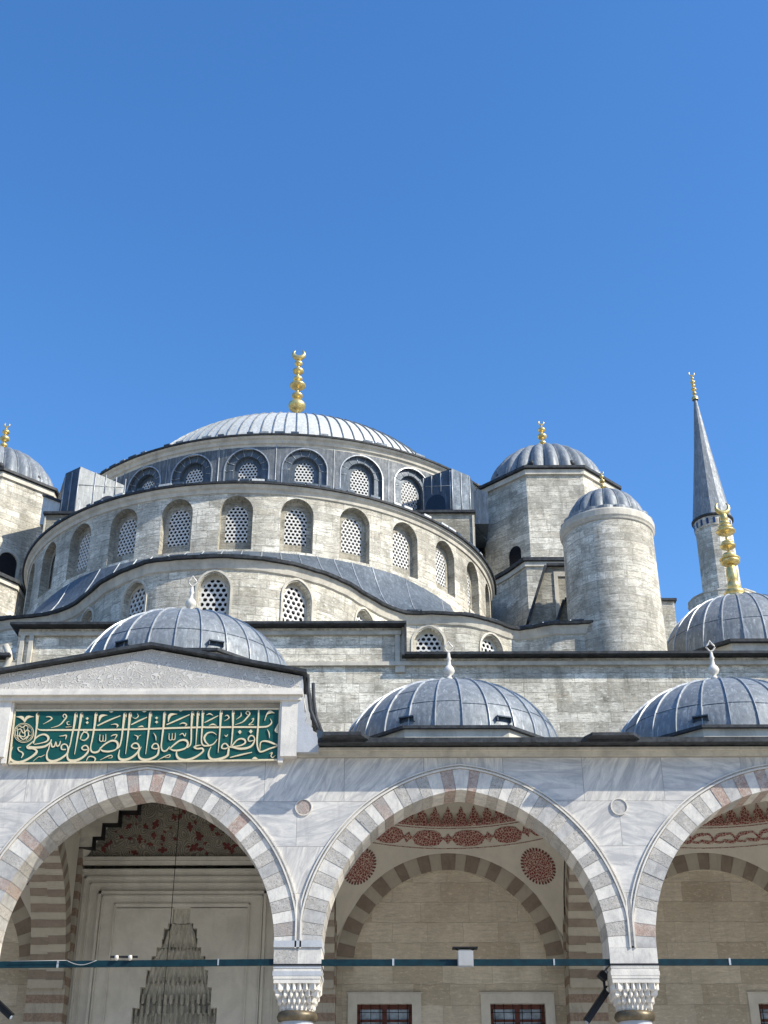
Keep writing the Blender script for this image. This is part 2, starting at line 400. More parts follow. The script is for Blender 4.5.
def voussoirs(mb, mp, hw, zs, rise, thick, nst, front, depth, mats, xmax=None, sub=4, gap=.004, zlow=None, soff=True):
    """ring of wedge stones; mats(i) -> material slot; last slot 0 is mortar"""
    N = nst*sub; e = max(0, (rise*rise-hw*hw)/(2*hw)); R = hw+e; am = math.acos(min(1, e/R)) if e > 0 else pi/2
    def pt(u, t):                     # u 0..1 along the ring
        if u <= .5: a = am*2*u; x = e-(R+t)*cos(a); z = zs+(R+t)*sin(a)
        else: a = am*2*(1-u); x = -(e-(R+t)*cos(a)); z = zs+(R+t)*sin(a)
        if abs(u-.5) < 1e-9: x = 0; z = zs+sqrt((R+t)**2-e*e)
        if xmax is not None and t > 0 and abs(x) > xmax:
            x0, z0 = pt(u, 0); k = (xmax-abs(x0))/(abs(x)-abs(x0)); x = x0+(x-x0)*k; z = z0+(z-z0)*k
        return x, z
    g = gap/(am*2*R)
    bd = [0.0]+[(i+random.uniform(-.13, .13))/nst for i in range(1, nst)]+[1.0]
    for i in range(nst):
        m = mats(i); jt = random.uniform(-.006, .006)
        us = [bd[i]+g] + [bd[i]+(bd[i+1]-bd[i])*k/sub for k in range(1, sub)] + [bd[i+1]-g]
        if any(a < .5 < b for a, b in zip(us, us[1:])):
            us = sorted(us+[.5])
        for a, b in zip(us, us[1:]):
            A, B, A2, B2 = pt(a,0), pt(b,0), pt(a,thick), pt(b,thick)
            mb.face([mp(*A, front+jt), mp(*B, front+jt), mp(*B2, front+jt), mp(*A2, front+jt)], m)
            if soff: mb.face([mp(*A, front+jt), mp(*A, front+depth), mp(*B, front+depth), mp(*B, front+jt)], m)
            mb.face([mp(*A2, front+jt), mp(*B2, front+jt), mp(*B2, front+.1), mp(*A2, front+.1)], m)
    for k in range(N):                # mortar bed
        a, b = k/N, (k+1)/N
        A, B, A2, B2 = pt(a,-.0), pt(b,-.0), pt(a,thick), pt(b,thick)
        mb.face([mp(*A, front+.014), mp(*B, front+.014), mp(*B2, front+.014), mp(*A2, front+.014)], 0)
        if soff:
            A, B = pt(a, .012), pt(b, .012)
            mb.face([mp(*A, front+.014), mp(*A, front+depth), mp(*B, front+depth), mp(*B, front+.014)], 0)
def reveal(mb, mp, op, d0, d1, mat, n=18):
    O = outline(op, n)
    for i in range(len(O)):
        p, q = O[i], O[(i+1) % len(O)]
        mb.face([mp(*p, d0), mp(*p, d1), mp(*q, d1), mp(*q, d0)], mat)
def bead(mb, mp, pts, w, out, mat=0):          # small square moulding following (s,z) points, proud by out
    for i in range(len(pts)-1):
        a, b = Vector(pts[i]), Vector(pts[i+1])
        def nrm(j):
            p = Vector(pts[max(0, j-1)]); q = Vector(pts[min(len(pts)-1, j+1)]); d = (q-p).normalized(); return Vector((-d.y, d.x))*w/2
        na, nb = nrm(i), nrm(i+1)
        p = [mp(*(a-na), 0), mp(*(b-nb), 0), mp(*(b-nb), -out), mp(*(a-na), -out)]
        q = [mp(*(a+na), 0), mp(*(b+nb), 0), mp(*(b+nb), -out), mp(*(a+na), -out)]
        mb.face([p[3], p[2], q[2], q[3]], mat); mb.face([p[0], p[1], p[2], p[3]], mat); mb.face([q[3], q[2], q[1], q[0]], mat)
def hexlattice(w, h, zs, rise, cell=.17, hole=.068, th=.05):
    """pierced plaster window screen, local: x across, z up from the sill, y depth"""
    mb = MB(); hw = w/2; e = max(0, (rise*rise-hw*hw)/(2*hw)); R = hw+e
    def inside(x, z, t):
        if z < -t*.8 or abs(x) > hw+t: return False
        if z <= zs: return True
        return hypot(abs(x)+e, z-zs) < R+t
    ry = cell*.866; j = 0; z = cell*.35; s = cell/sqrt(3)
    while z < zs+rise+cell:
        off = (j % 2)*cell/2; k = -int(w/cell)-2
        while k*cell+off < hw+cell:
            x = k*cell+off
            if inside(x, z, cell*.45):
                for q in range(12):
                    a0 = pi/6+q*pi/6; a1 = a0+pi/6
                    def hx(a):
                        k6 = ((a-pi/6) % (pi/3))
                        r = s*cos(pi/6)/cos(k6-pi/6); return x+r*cos(a+0), z+r*sin(a+0)
                    # hexagon with points up
                    def H(a):
                        b = (a-pi/6) % (pi/3); r = (cell/2)/cos(b-pi/6); return (x+r*cos(a), z+r*sin(a))
                    h0, h1 = H(a0), H(a1-1e-9)
                    c0 = (x+hole*cos(a0), z+hole*sin(a0)); c1 = (x+hole*cos(a1), z+hole*sin(a1))
                    mb.face([(h0[0],0,h0[1]), (h1[0],0,h1[1]), (c1[0],0,c1[1]), (c0[0],0,c0[1])], 0)
                    mb.face([(c0[0],0,c0[1]), (c1[0],0,c1[1]), (c1[0],th,c1[1]), (c0[0],th,c0[1])], 0)
            k += 1
        z += ry; j += 1
    return mb
STROKES = [[-8453,10585,11,-8483,10418,22,-8452,10294,45,-8322,10227,52,-8187,10246,49,-8036,10328,45,-7933,10416,49,-7913,10492,40,-7995,10540,40,-8101,10548,40,-8134,10589,36,-8079,10644,31,-8007,10716,22],[-8105,10584,36,-7929,10564,45,-7747,10588,45,-7641,10667,36,-7617,10751,22],[-8010,10651,22,-7989,10752,31,-7896,10841,36,-7782,10865,40,-7693,10804,45,-7705,10715,36,-7827,10667,27,-7985,10636,22],[-7965,11281,13,-8004,11348,54,-7984,11066,40,-7988,10800,31,-8006,10655,22],[-7650,10554,27,-7619,10678,22,-7584,10587,36,-7527,10594,31,-7512,10697,22,-7475,10599,31,-7426,10618,31,-7410,10714,18],[-7645,10554,22,-7678,10416,31,-7640,10292,45,-7519,10249,49,-7364,10303,45,-7239,10410,40,-7214,10510,36,-7246,10606,31,-7313,10642,31,-7373,10601,31,-7356,10522,31,-7263,10517,31],[-7095,11259,11,-7139,11358,49,-7149,11064,40,-7172,10822,31,-7184,10629,27,-7213,10486,27,-7212,10343,36,-7148,10267,49,-7014,10267,49,-6883,10326,45,-6790,10425,40,-6761,10521,36,-6810,10600,31,-6875,10600,31,-6915,10545,31,-6857,10504,31,-6766,10521,27],[-6971,11259,11,-7010,11357,49,-7023,11064,40,-7044,10725,31,-7060,10402,13],[-7969,11013,13,-7877,10969,36,-7516,10968,40,-7114,10967,40],[-7114,10967,40,-6415,10970,40,-5661,10982,40],[-5661,10982,40,-4964,11005,40,-4210,11025,40],[-4210,11020,40,-3511,11025,40,-2952,11024,40,-2790,11053,36,-2724,11138,27,-2763,11223,13],[-7662,11017,9,-7483,11077,27,-7391,11187,31,-7343,11280,31,-7386,11339,27,-7425,11297,22,-7386,11248,18],[-7848,11103,9,-7729,11176,27,-7666,11236,31,-7718,11278,27,-7800,11274,18],[-7260,11167,13,-7311,11150,22,-7298,11096,22,-7239,11094,13],[-7330,11035,18,-7198,11045,13],[-7451,10823,13,-7360,10834,27,-7295,10841,31,-7303,10750,13],[-7957,10250,9,-7854,10345,18,-7797,10352,22,-7718,10397,13],[-8266,10572,13,-8333,10556,27,-8301,10489,27,-8227,10453,31,-8203,10398,31,-8232,10327,18],[-8263,11145,13,-8337,11258,58,-8474,11280,9],[-8270,11145,13,-8221,11267,58,-8075,11279,9],[-8034,10901,18,-8040,10816,18,-8077,10744,18,-8142,10697,18,-8223,10680,18,-8309,10697,18,-8386,10745,18,-8443,10817,18,-8472,10903,18,-8467,10988,18,-8430,11060,18,-8365,11109,18,-8284,11126,18,-8197,11108,18,-8120,11060,18,-8062,10987,18,-8034,10901,18],[-8063,10902,11,-8068,10828,11,-8100,10765,11,-8156,10723,11,-8227,10709,11,-8301,10724,11,-8369,10766,11,-8419,10828,11,-8443,10903,11,-8439,10977,11,-8407,11040,11,-8351,11082,11,-8280,11096,11,-8205,11081,11,-8137,11039,11,-8087,10976,11,-8063,10902,11],[-8422,10946,13,-8336,10994,27,-8264,10897,27,-8181,10970,27,-8103,10909,13],[-8393,11068,13,-8294,11031,27,-8231,11079,22,-8139,11006,13],[-8421,10849,13,-8336,10825,27,-8244,10752,27,-8150,10824,27,-8083,10848,13],[-8329,10946,13,-8339,10849,22,-8219,10825,27,-8271,11031,13],[-8189,11030,13,-8141,10849,27,-8185,10740,13],[-8408,11007,13,-8364,10777,22,-8274,10716,13],[-6973,10749,22,-6956,10845,27,-6900,10923,27,-6820,10881,31,-6805,10802,31,-6866,10729,31,-6944,10737,22],[-6947,10971,18,-6874,10906,27,-6816,10966,13],[-6679,10954,0,-6679,10951,0],[-6649,11295,11,-6686,11356,45,-6689,11063,40,-6706,10748,31,-6722,10580,27,-6695,10480,36,-6626,10446,40,-6536,10472,40,-6500,10568,18],[-6523,10496,22,-6467,10580,31,-6382,10656,36,-6272,10714,40,-6166,10699,45,-6119,10615,40,-6159,10512,31,-6293,10469,40,-6433,10479,40,-6508,10527,22],[-6148,10519,22,-6085,10579,31,-6055,10747,31,-6047,11061,40,-6034,11355,49,-5992,11261,11],[-6071,10507,18,-6079,10364,36,-6026,10288,49,-5905,10281,49,-5773,10339,45,-5667,10446,40,-5638,10554,36,-5686,10645,36,-5767,10650,31,-5814,10583,31,-5733,10535,31,-5649,10549,27],[-5872,11261,11,-5916,11354,49,-5918,10940,36,-5929,10406,13],[-5421,11274,11,-5460,11365,49,-5466,10938,36,-5484,10405,13],[-5596,10577,13,-5643,10434,31,-5605,10320,45,-5490,10275,49,-5354,10300,45,-5223,10386,40,-5204,10541,36,-5245,10636,31,-5321,10637,31,-5358,10558,31,-5277,10524,31,-5214,10548,27],[-6624,11063,31,-6391,11184,36,-6129,11298,22],[-6599,11155,13,-6566,11287,58,-6423,11312,9],[-6323,11086,11,-6231,11103,27,-6169,11074,36,-6187,11018,11],[-6905,11234,7,-6869,11234,54,-6834,11234,7],[-6893,11137,7,-6858,11137,54,-6823,11136,7],[-6544,10864,13,-6536,10724,22,-6469,10709,22,-6472,10844,13],[-6469,10709,18,-6407,10714,22,-6414,10868,13],[-6294,10815,11,-6251,10844,27,-6165,10848,27,-6206,10747,13],[-6480,10270,9,-6327,10353,27,-6234,10381,22,-6228,10326,18,-6305,10317,9],[-6783,10259,13,-6742,10342,27,-6662,10354,31,-6588,10306,31,-6607,10228,13],[-5867,11085,27,-5689,11182,36,-5528,11260,22],[-5846,11256,9,-5783,11231,22,-5729,11285,22,-5756,11349,11],[-5721,11024,9,-5630,11048,36,-5577,11024,9],[-5775,10847,11,-5696,10806,31,-5706,10734,11],[-5696,10806,18,-5626,10847,11],[-6395,11400,9,-6347,11390,40,-6301,11400,9],[-5651,11403,9,-5603,11395,40,-5557,11403,9],[-5346,11242,7,-5311,11242,54,-5276,11242,7],[-5338,11145,7,-5302,11145,54,-5267,11144,7],[-5351,10894,11,-5298,10817,27,-5280,10716,11],[-5105,11303,11,-5143,11365,45,-5141,11059,40,-5152,10744,31,-5152,10576,31,-5112,10485,36,-5037,10480,36,-4964,10576,18],[-4971,10516,27,-4842,10643,36,-4732,10719,40,-4616,10719,45,-4565,10647,40,-4603,10546,36,-4738,10494,40,-4876,10490,36,-4961,10533,22],[-4569,10546,22,-4501,10659,31,-4516,11057,36,-4513,11380,49,-4472,11289,11],[-4350,11289,11,-4389,11375,45,-4389,10984,31,-4387,10594,13],[-4245,11325,11,-4283,11404,45,-4273,11057,36,-4270,10742,31,-4234,10617,36,-4144,10591,36,-4007,10626,31,-3918,10746,13],[-4261,10610,18,-4364,10593,31,-4419,10560,36,-4348,10526,36,-4237,10531,40,-4216,10466,36,-4314,10372,40,-4447,10301,45,-4605,10265,49,-4747,10308,49,-4801,10408,36,-4790,10508,13],[-3935,10838,11,-4025,10901,27,-4141,10886,36,-4208,10790,40,-4178,10689,36,-4099,10610,27],[-4046,10574,13,-4089,10454,31,-4074,10340,45,-3985,10276,49,-3829,10292,49,-3679,10358,45,-3655,10465,40,-3656,10561,36,-3719,10640,31,-3787,10621,31,-3806,10544,31,-3724,10525,31,-3656,10561,27],[-5075,11083,27,-4839,11192,36,-4575,11319,22],[-5046,11151,13,-5012,11308,58,-4857,11332,9],[-4785,11094,11,-4705,11123,31,-4628,11089,31,-4664,11038,9],[-5001,10884,13,-4990,10744,22,-4931,10739,22,-4931,10884,13],[-4931,10739,18,-4866,10744,22,-4864,10893,13],[-4770,10840,11,-4698,10876,27,-4647,10815,22,-4627,10893,11],[-5204,10267,9,-5050,10350,27,-4945,10390,22,-4956,10333,18,-5047,10321,9],[-4227,11129,22,-4069,11214,31,-3929,11292,18],[-4197,11308,11,-4124,11337,31,-4046,11295,13],[-4129,11056,9,-4037,11090,36,-3949,11056,9],[-4834,11425,9,-4786,11413,40,-4740,11425,9],[-3832,11319,11,-3872,11403,49,-3871,11031,36,-3875,10693,27,-3882,10435,13],[-3659,10561,31,-3578,10560,36,-3414,10524,45,-3253,10536,45,-3140,10595,40,-3086,10715,31,-3109,10799,31,-3175,10824,31,-3230,10759,31,-3203,10696,31,-3100,10715,18],[-3584,10584,27,-3493,10704,31,-3403,10752,36,-3309,10728,40,-3294,10655,36,-3395,10596,31,-3574,10568,22],[-3563,11323,11,-3603,11402,45,-3588,11030,36,-3593,10740,31,-3607,10584,18],[-3465,10909,7,-3423,10909,67,-3382,10909,7],[-3222,10920,7,-3180,10920,67,-3138,10920,7],[-3761,10842,11,-3722,10808,27,-3690,10856,11],[-3027,11425,36,-3023,11053,36,-3032,10739,36,-3014,10571,36,-2968,10470,40,-2903,10456,36,-2744,10522,36,-2576,10589,31,-2680,10647,40,-2798,10690,40,-2913,10690,31,-2957,10631,27,-2955,10499,18],[-3610,10322,22,-3383,10381,36,-3128,10440,22],[-2739,10403,11,-2682,10432,27,-2707,10356,22,-2666,10320,22,-2606,10372,11],[-2814,10968,11,-2771,10883,31,-2757,10762,11],[-3538,11079,9,-3378,11139,27,-3278,11249,31,-3222,11342,31,-3274,11396,27,-3311,11347,22,-3258,11303,11],[-3781,11165,9,-3687,11238,27,-3726,11299,27,-3778,11280,9],[-3521,11201,9,-3421,11286,27,-3425,11377,11],[-3182,11200,9,-3134,11224,27,-3163,11139,22,-3234,11073,22,-3123,11083,11],[-2884,11170,13,-2844,11309,27,-2769,11375,58,-2670,11350,9],[-2570,11113,9,-2613,10943,58,-2561,10887,13],[-3120,10281,22,-3057,10304,54,-2982,10276,9]]
# ------------------------------------------------------------------ layout (metres; camera stands at the origin in the courtyard)
Y0 = 27.36                      # arcade front
YB = 34.80                      # prayer-hall wall behind the arcade
PITCH = 6.91
COLS = [-15.81, -8.90, -1.99, 4.92, 11.83, 18.74]
AX = -5.445                     # axis of the portal and of the great dome
BAYS = [(COLS[i]+COLS[i+1])/2 for i in range(5)]
def plane(Y): return lambda s, z, d: (s, Y+d, z)
def circ(cx, cy, R): return lambda s, z, d: (cx+(R-d)*sin(s/R), cy-(R-d)*cos(s/R), z)
AHW, AZS, ARISE, RING = 2.965, 6.30, 3.33, .46

ground = MB(); ground.face([(-400,-400,0), (400,-400,0), (400,400,0), (-400,400,0)])
g = ground.build('courtyard_ground', 'floor'); g['kind'] = 'structure'
pl = MB(); pl.box(-20, 22, 26.6, 34.9, .004, .55); pl.box(-20, 22, 26.2, 26.6, .004, .28)
p_ = pl.build('portico_pavement', 'white'); p_['kind'] = 'structure'

# ================================================================== PORTICO
portico = thing('arcade_portico', 'long domed marble portico with striped pointed arches on carved capitals, below the stone mosque', 'portico', (AX, Y0, 0))
def rel(o, root):               # parent without moving
    o.parent = root; r = root
    off = Vector((0,0,0))
    while r is not None: off += r.location; r = r.parent
    o.location = Vector(o.location)-off
    return o
F = plane(Y0)
for bi, bc in enumerate(BAYS):
    mb = MB()
    top = 10.37 if bi != 1 else 10.6
    panel(mb, F, bc-PITCH/2, bc+PITCH/2, 6.34, top, (bc, 6.34, AHW+.3, 6.36, ARISE+.33), .3, 0, n=40, ds=1.2, sill=False)
    panel(mb, plane(Y0+.9), bc-PITCH/2, bc+PITCH/2, 6.34, 10.7, (bc, 6.34, AHW, 6.34, ARISE), .02, 1, n=40, ds=1.2, sill=False)
    rel(mb.build('spandrel_wall', ['marble', 'plaster']), portico)
    mb = MB()
    kinds = []
    for i in range(41):
        if i % 2 == 0: kinds.append(3 if random.random() < .3 and abs(i-20) > 2 else 0)
        elif abs(i-20) <= 1: kinds.append(1)
        else: kinds.append(1 if random.random() < .14 else 2)
    mp = (lambda bc: lambda s, z, d: (bc+s, Y0+d, z))(bc)
    voussoirs(mb, mp, AHW, AZS, ARISE, RING, 41, -.03, .95, lambda i: kinds[i], xmax=PITCH/2-.012, sub=3, gap=.005)
    for xs in (-1, 1):          # springer blocks below the ring
        x0, x1 = sorted((xs*AHW, xs*(PITCH/2-.002)))
        mb.box(bc+x0, bc+x1, Y0-.03, Y0+.92, 5.99, 6.30, 2 if bi == 1 and xs == 1 else 0)
    rel(mb.build('arch', ['vous_w', 'vous_p', 'vous_g', 'vous_n']), portico)
    mb = MB()
    for t_, w_, o_ in ((RING+.03, .035, .06), (RING+.10, .028, .04)):
        pts = []
        for x, z in arch(AHW, AZS, ARISE, 60, t_):
            lim = PITCH/2-.05
            pts.append((max(-lim, min(lim, x)), z))
        # where clipped, hold the moulding at the column line down to its foot
        bead(mb, mp, pts, w_, o_)
    rel(mb.build('arch_moulding', 'white'), portico)
mb = MB()                        # string course and eaves
for x0, x1 in ((-19.5, -9.22), (-2.49, 19.5)):
    mb.box(x0, x1, Y0-.10, Y0+.5, 10.372, 10.47); mb.box(x0, x1, Y0-.20, Y0+.5, 10.472, 10.535)
rel(mb.build('cornice', 'trim'), portico)
mb = MB()
for x0, x1 in ((-19.6, -9.15), (-1.66, 19.6)):
    mb.box(x0, x1, Y0-.50, Y0+.6, 10.56, 10.61); mb.box(x0, x1, Y0-.53, Y0-.47, 10.54, 10.65)
for xc in COLS[3:5]: mb.prism([(xc-.75, Y0-.5), (xc-.6, Y0-.80), (xc+.3, Y0-.80), (xc+.5, Y0-.5)], 10.60, 10.665)
mb.prism([(-1.6, Y0-.45), (-1.5, Y0-.85), (-.7, Y0-.85), (-.5, Y0-.45)], 10.6, 10.68)
rel(mb.build('lead_eave', 'edge'), portico)

def finial_white(parent, cx, cy, z, h=1.35):
    mb = MB(); k = h/1.35
    prof = [(.17,0), (.13,.05), (.06,.10), (.055,.22), (.10,.25), (.10,.28), (.06,.32), (.05,.36), (.12,.42), (.15,.50), (.12,.58), (.055,.66), (.045,.80), (.07,.84), (.045,.88), (.035,1.0), (.0,1.02)]
    mb.lathe(0, 0, [(r*k, q*k) for r, q in prof], 16)
    L = [(0,1.02), (.055,1.06), (.12,1.15), (.10,1.19), (.05,1.24), (0,1.33), (-.05,1.24), (-.10,1.19), (-.12,1.15), (-.055,1.06)]
    mb.tube([(x*k, 0, q*k) for x, q in L], .022*k, 6, closed=True)
    o = mb.build('finial', 'white'); o.parent = parent; o.location = (cx, cy, z); return o
def finial_gold(parent, cx, cy, z, h, bulbs, moon=.13, stem=.035, top=.86):
    """bulbs: (height fraction, radius) flattened balls on a tapering stem, crescent on top"""
    mb = MB(); prof = []
    zz = 0
    ev = []
    for f, r, hh in bulbs:
        for k in range(9):
            a = -pi/2+pi*k/8; ev.append((f*h+hh*sin(a), stem*h*.35+(r)*cos(a)))
    prof = [(bulbs[0][1]*1.15, -0.02*h), (stem*h*1.6, .01*h)] + [(r, q) for q, r in ev if q > .012*h] + [(stem*h*.3, top*h), (0, top*h+.01)]
    mb.lathe(0, 0, prof, 20)
    R = moon*h*.5; zc = top*h+R
    pts = []; rr = []
    for k in range(15):
        a = radians(-90-140+280*k/14); pts.append((R*cos(a), 0, zc+R*sin(a))); rr.append(.004*h+.020*h*sin(pi*k/14))
    mb.tube(pts, rr, 6)
    o = mb.build('finial', 'gold'); o.parent = parent; o.location = (cx, cy, z); return o
def lead_dome(name, cx, cy, z, a, b, nseam, mats, parent, seamw=.026, seamh=.04, laps=True, phase=.5, nsub=16, tmax=pi/2):
    mb = MB()
    prof = [(a*cos(tmax*i/nsub), b*sin(tmax*i/nsub)) for i in range(nsub+1)]
    prof[-1] = (max(prof[-1][0], .001), prof[-1][1])
    mb.lathe(0, 0, [(a+.04, -.05)]+prof, nseam*3, 0)
    for j in range(nseam):
        th = 2*pi*(j+phase)/nseam; ct, st = cos(th), sin(th); tx, ty = -st, ct
        P = []
        for i in range(nsub+1):
            al = tmax*i/nsub*.985; r, q = a*cos(al), b*sin(al); n = Vector((cos(al)/a, 0, sin(al)/b)).normalized()
            w = min(seamw, r*pi/nseam*.5)
            c0 = Vector((r*ct, r*st, q)); nn = Vector((n.x*ct, n.x*st, n.z)); tt = Vector((tx, ty, 0))
            P.append((c0-tt*w/2-nn*.01, c0-tt*w*.35+nn*seamh, c0+tt*w*.35+nn*seamh, c0+tt*w/2-nn*.01))
        for p, q in zip(P, P[1:]):
            for k in range(3): mb.face([p[k], p[k+1], q[k+1], q[k]], 1, None, False)
        if laps:
            for lev in [.24+random.uniform(-.02,.02)]+([.5+random.uniform(-.1,.15)] if random.random() < .3 else []):
                al = tmax*lev; m = 4; pp = []
                for k in range(m+1):
                    t2 = th+2*pi/nseam*k/m; r = a*cos(al)+.006; q = b*sin(al)
                    pp.append(((r*cos(t2), r*sin(t2), q), ((a*cos(al-.012)+.012)*cos(t2), (a*cos(al-.012)+.012)*sin(t2), b*sin(al-.012)), ((a*cos(al-.02)+.002)*cos(t2), (a*cos(al-.02)+.002)*sin(t2), b*sin(al-.02))))
                for p, q in zip(pp, pp[1:]):
                    mb.face([p[0], q[0], q[1], p[1]], 0); mb.face([p[1], q[1], q[2], p[2]], 2)
    o = mb.build(name, mats); o.parent = parent; o.location = (cx, cy, z); return o
def octagon(cx, cy, ap): return [(cx+ap/cos(pi/8)*cos(pi/8+k*pi/4), cy+ap/cos(pi/8)*sin(pi/8+k*pi/4)) for k in range(8)]
def mini_dome(bc, dz):
    cy = 31.2; zt = 11.35+dz; base = 11.03+dz
    mb = MB(); mb.prism(octagon(0, 0, 2.92), base, zt-.02, 0, cap=False)
    dr = mb.build('dome_drum', 'trim'); dr.location = (bc, cy, 0); rel(dr, portico)
    mb = MB(); O, I = octagon(0, 0, 3.02), octagon(0, 0, 2.66)
    for i in range(8):
        j = (i+1) % 8
        mb.face([(*O[i], zt-.02), (*O[j], zt-.02), (*O[j], zt+.05), (*O[i], zt+.05)]); mb.face([(*O[i], zt+.05), (*O[j], zt+.05), (*I[j], zt+.07), (*I[i], zt+.07)])
        mb.face([(*O[i], zt-.02), (*O[j], zt-.02), (*I[j], zt-.02), (*I[i], zt-.02)])
    e = mb.build('drum_eave', 'edge'); rel(e, dr); e.location = (0, 0, 0)
    dm = lead_dome('portico_dome', bc, cy, zt+.03, 2.79, 2.07, 27, ['lead', 'seam', 'leaddark'], None)
    rel(dm, portico)
    finial_white(dm, 0, 0, 2.05)
    for th in (-.42, .42):       # small lead-hooded vents just above the eave
        mb = MB(); mb.box(-.19, .19, -.16, .1, .10, .13); mb.box(-.19, -.17, -.14, .1, 0, .10); mb.box(.17, .19, -.14, .1, 0, .10); mb.box(-.17, .17, -.06, -.04, 0, .10)
        v = mb.build('vent', 'leaddark'); v.parent = dm; v.rotation_euler = (0, 0, th); v.location = (2.70*sin(th), -2.70*cos(th), .26)
for bi, bc in enumerate(BAYS): mini_dome(bc, 1.95 if bi == 1 else 0)
mb = MB()                        # roof sheets round the drums
for bi, bc in enumerate(BAYS):
    dz = 1.95 if bi == 1 else 0
    O = octagon(bc, 31.2, 2.90); x0, x1, y0, y1 = bc-PITCH/2, bc+PITCH/2, Y0, YB
    if dz: x0, x1, y0 = bc-3.22, bc+3.22, 28.2
    def edge_pt(p):
        dx, dy = p[0]-bc, p[1]-31.2; k = 1e9
        if dx > 1e-6: k = min(k, (x1-bc)/dx)
        if dx < -1e-6: k = min(k, (x0-bc)/dx)
        if dy > 1e-6: k = min(k, (y1-31.2)/dy)
        if dy < -1e-6: k = min(k, (y0-31.2)/dy)
        return (bc+dx*k, 31.2+dy*k)
    Q = []
    angs = sorted([atan2(p[1]-31.2, p[0]-bc) for p in O]+[atan2(y-31.2, x-bc) for x in (x0, x1) for y in (y0, y1)])
    def octr(a):
        k = ((a+pi/8) % (pi/4))-pi/8; r = 2.90/cos(k); return (bc+r*cos(a), 31.2+r*sin(a))
    for a, b in zip(angs, angs[1:]+[angs[0]+2*pi]):
        p, q = octr(a), octr(b); mb.face([(*p, 11.05+dz), (*q, 11.05+dz), (*edge_pt(q), 10.62+dz), (*edge_pt(p), 10.62+dz)])
rel(mb.build('roof_sheets', 'leaddark'), portico)
mb = MB(); bc = BAYS[1]
for x0, x1 in ((bc-3.30, bc-3.02), (bc+3.02, bc+3.30)): mb.box(x0, x1, 28.2, YB, 10.4, 12.60)
mb.box(bc-3.30, bc+3.30, 28.2, 28.4, 10.70, 12.60)
rel(mb.build('raised_bay_wall', 'trim'), portico)
for x0, x1 in ((bc-3.42, bc-3.0), (bc+3.0, bc+3.42)):
    mb = MB(); mb.box(x0, x1, 28.2, YB-.1, 12.60, 12.70); rel(mb.build('raised_bay_eave', 'edge'), portico)

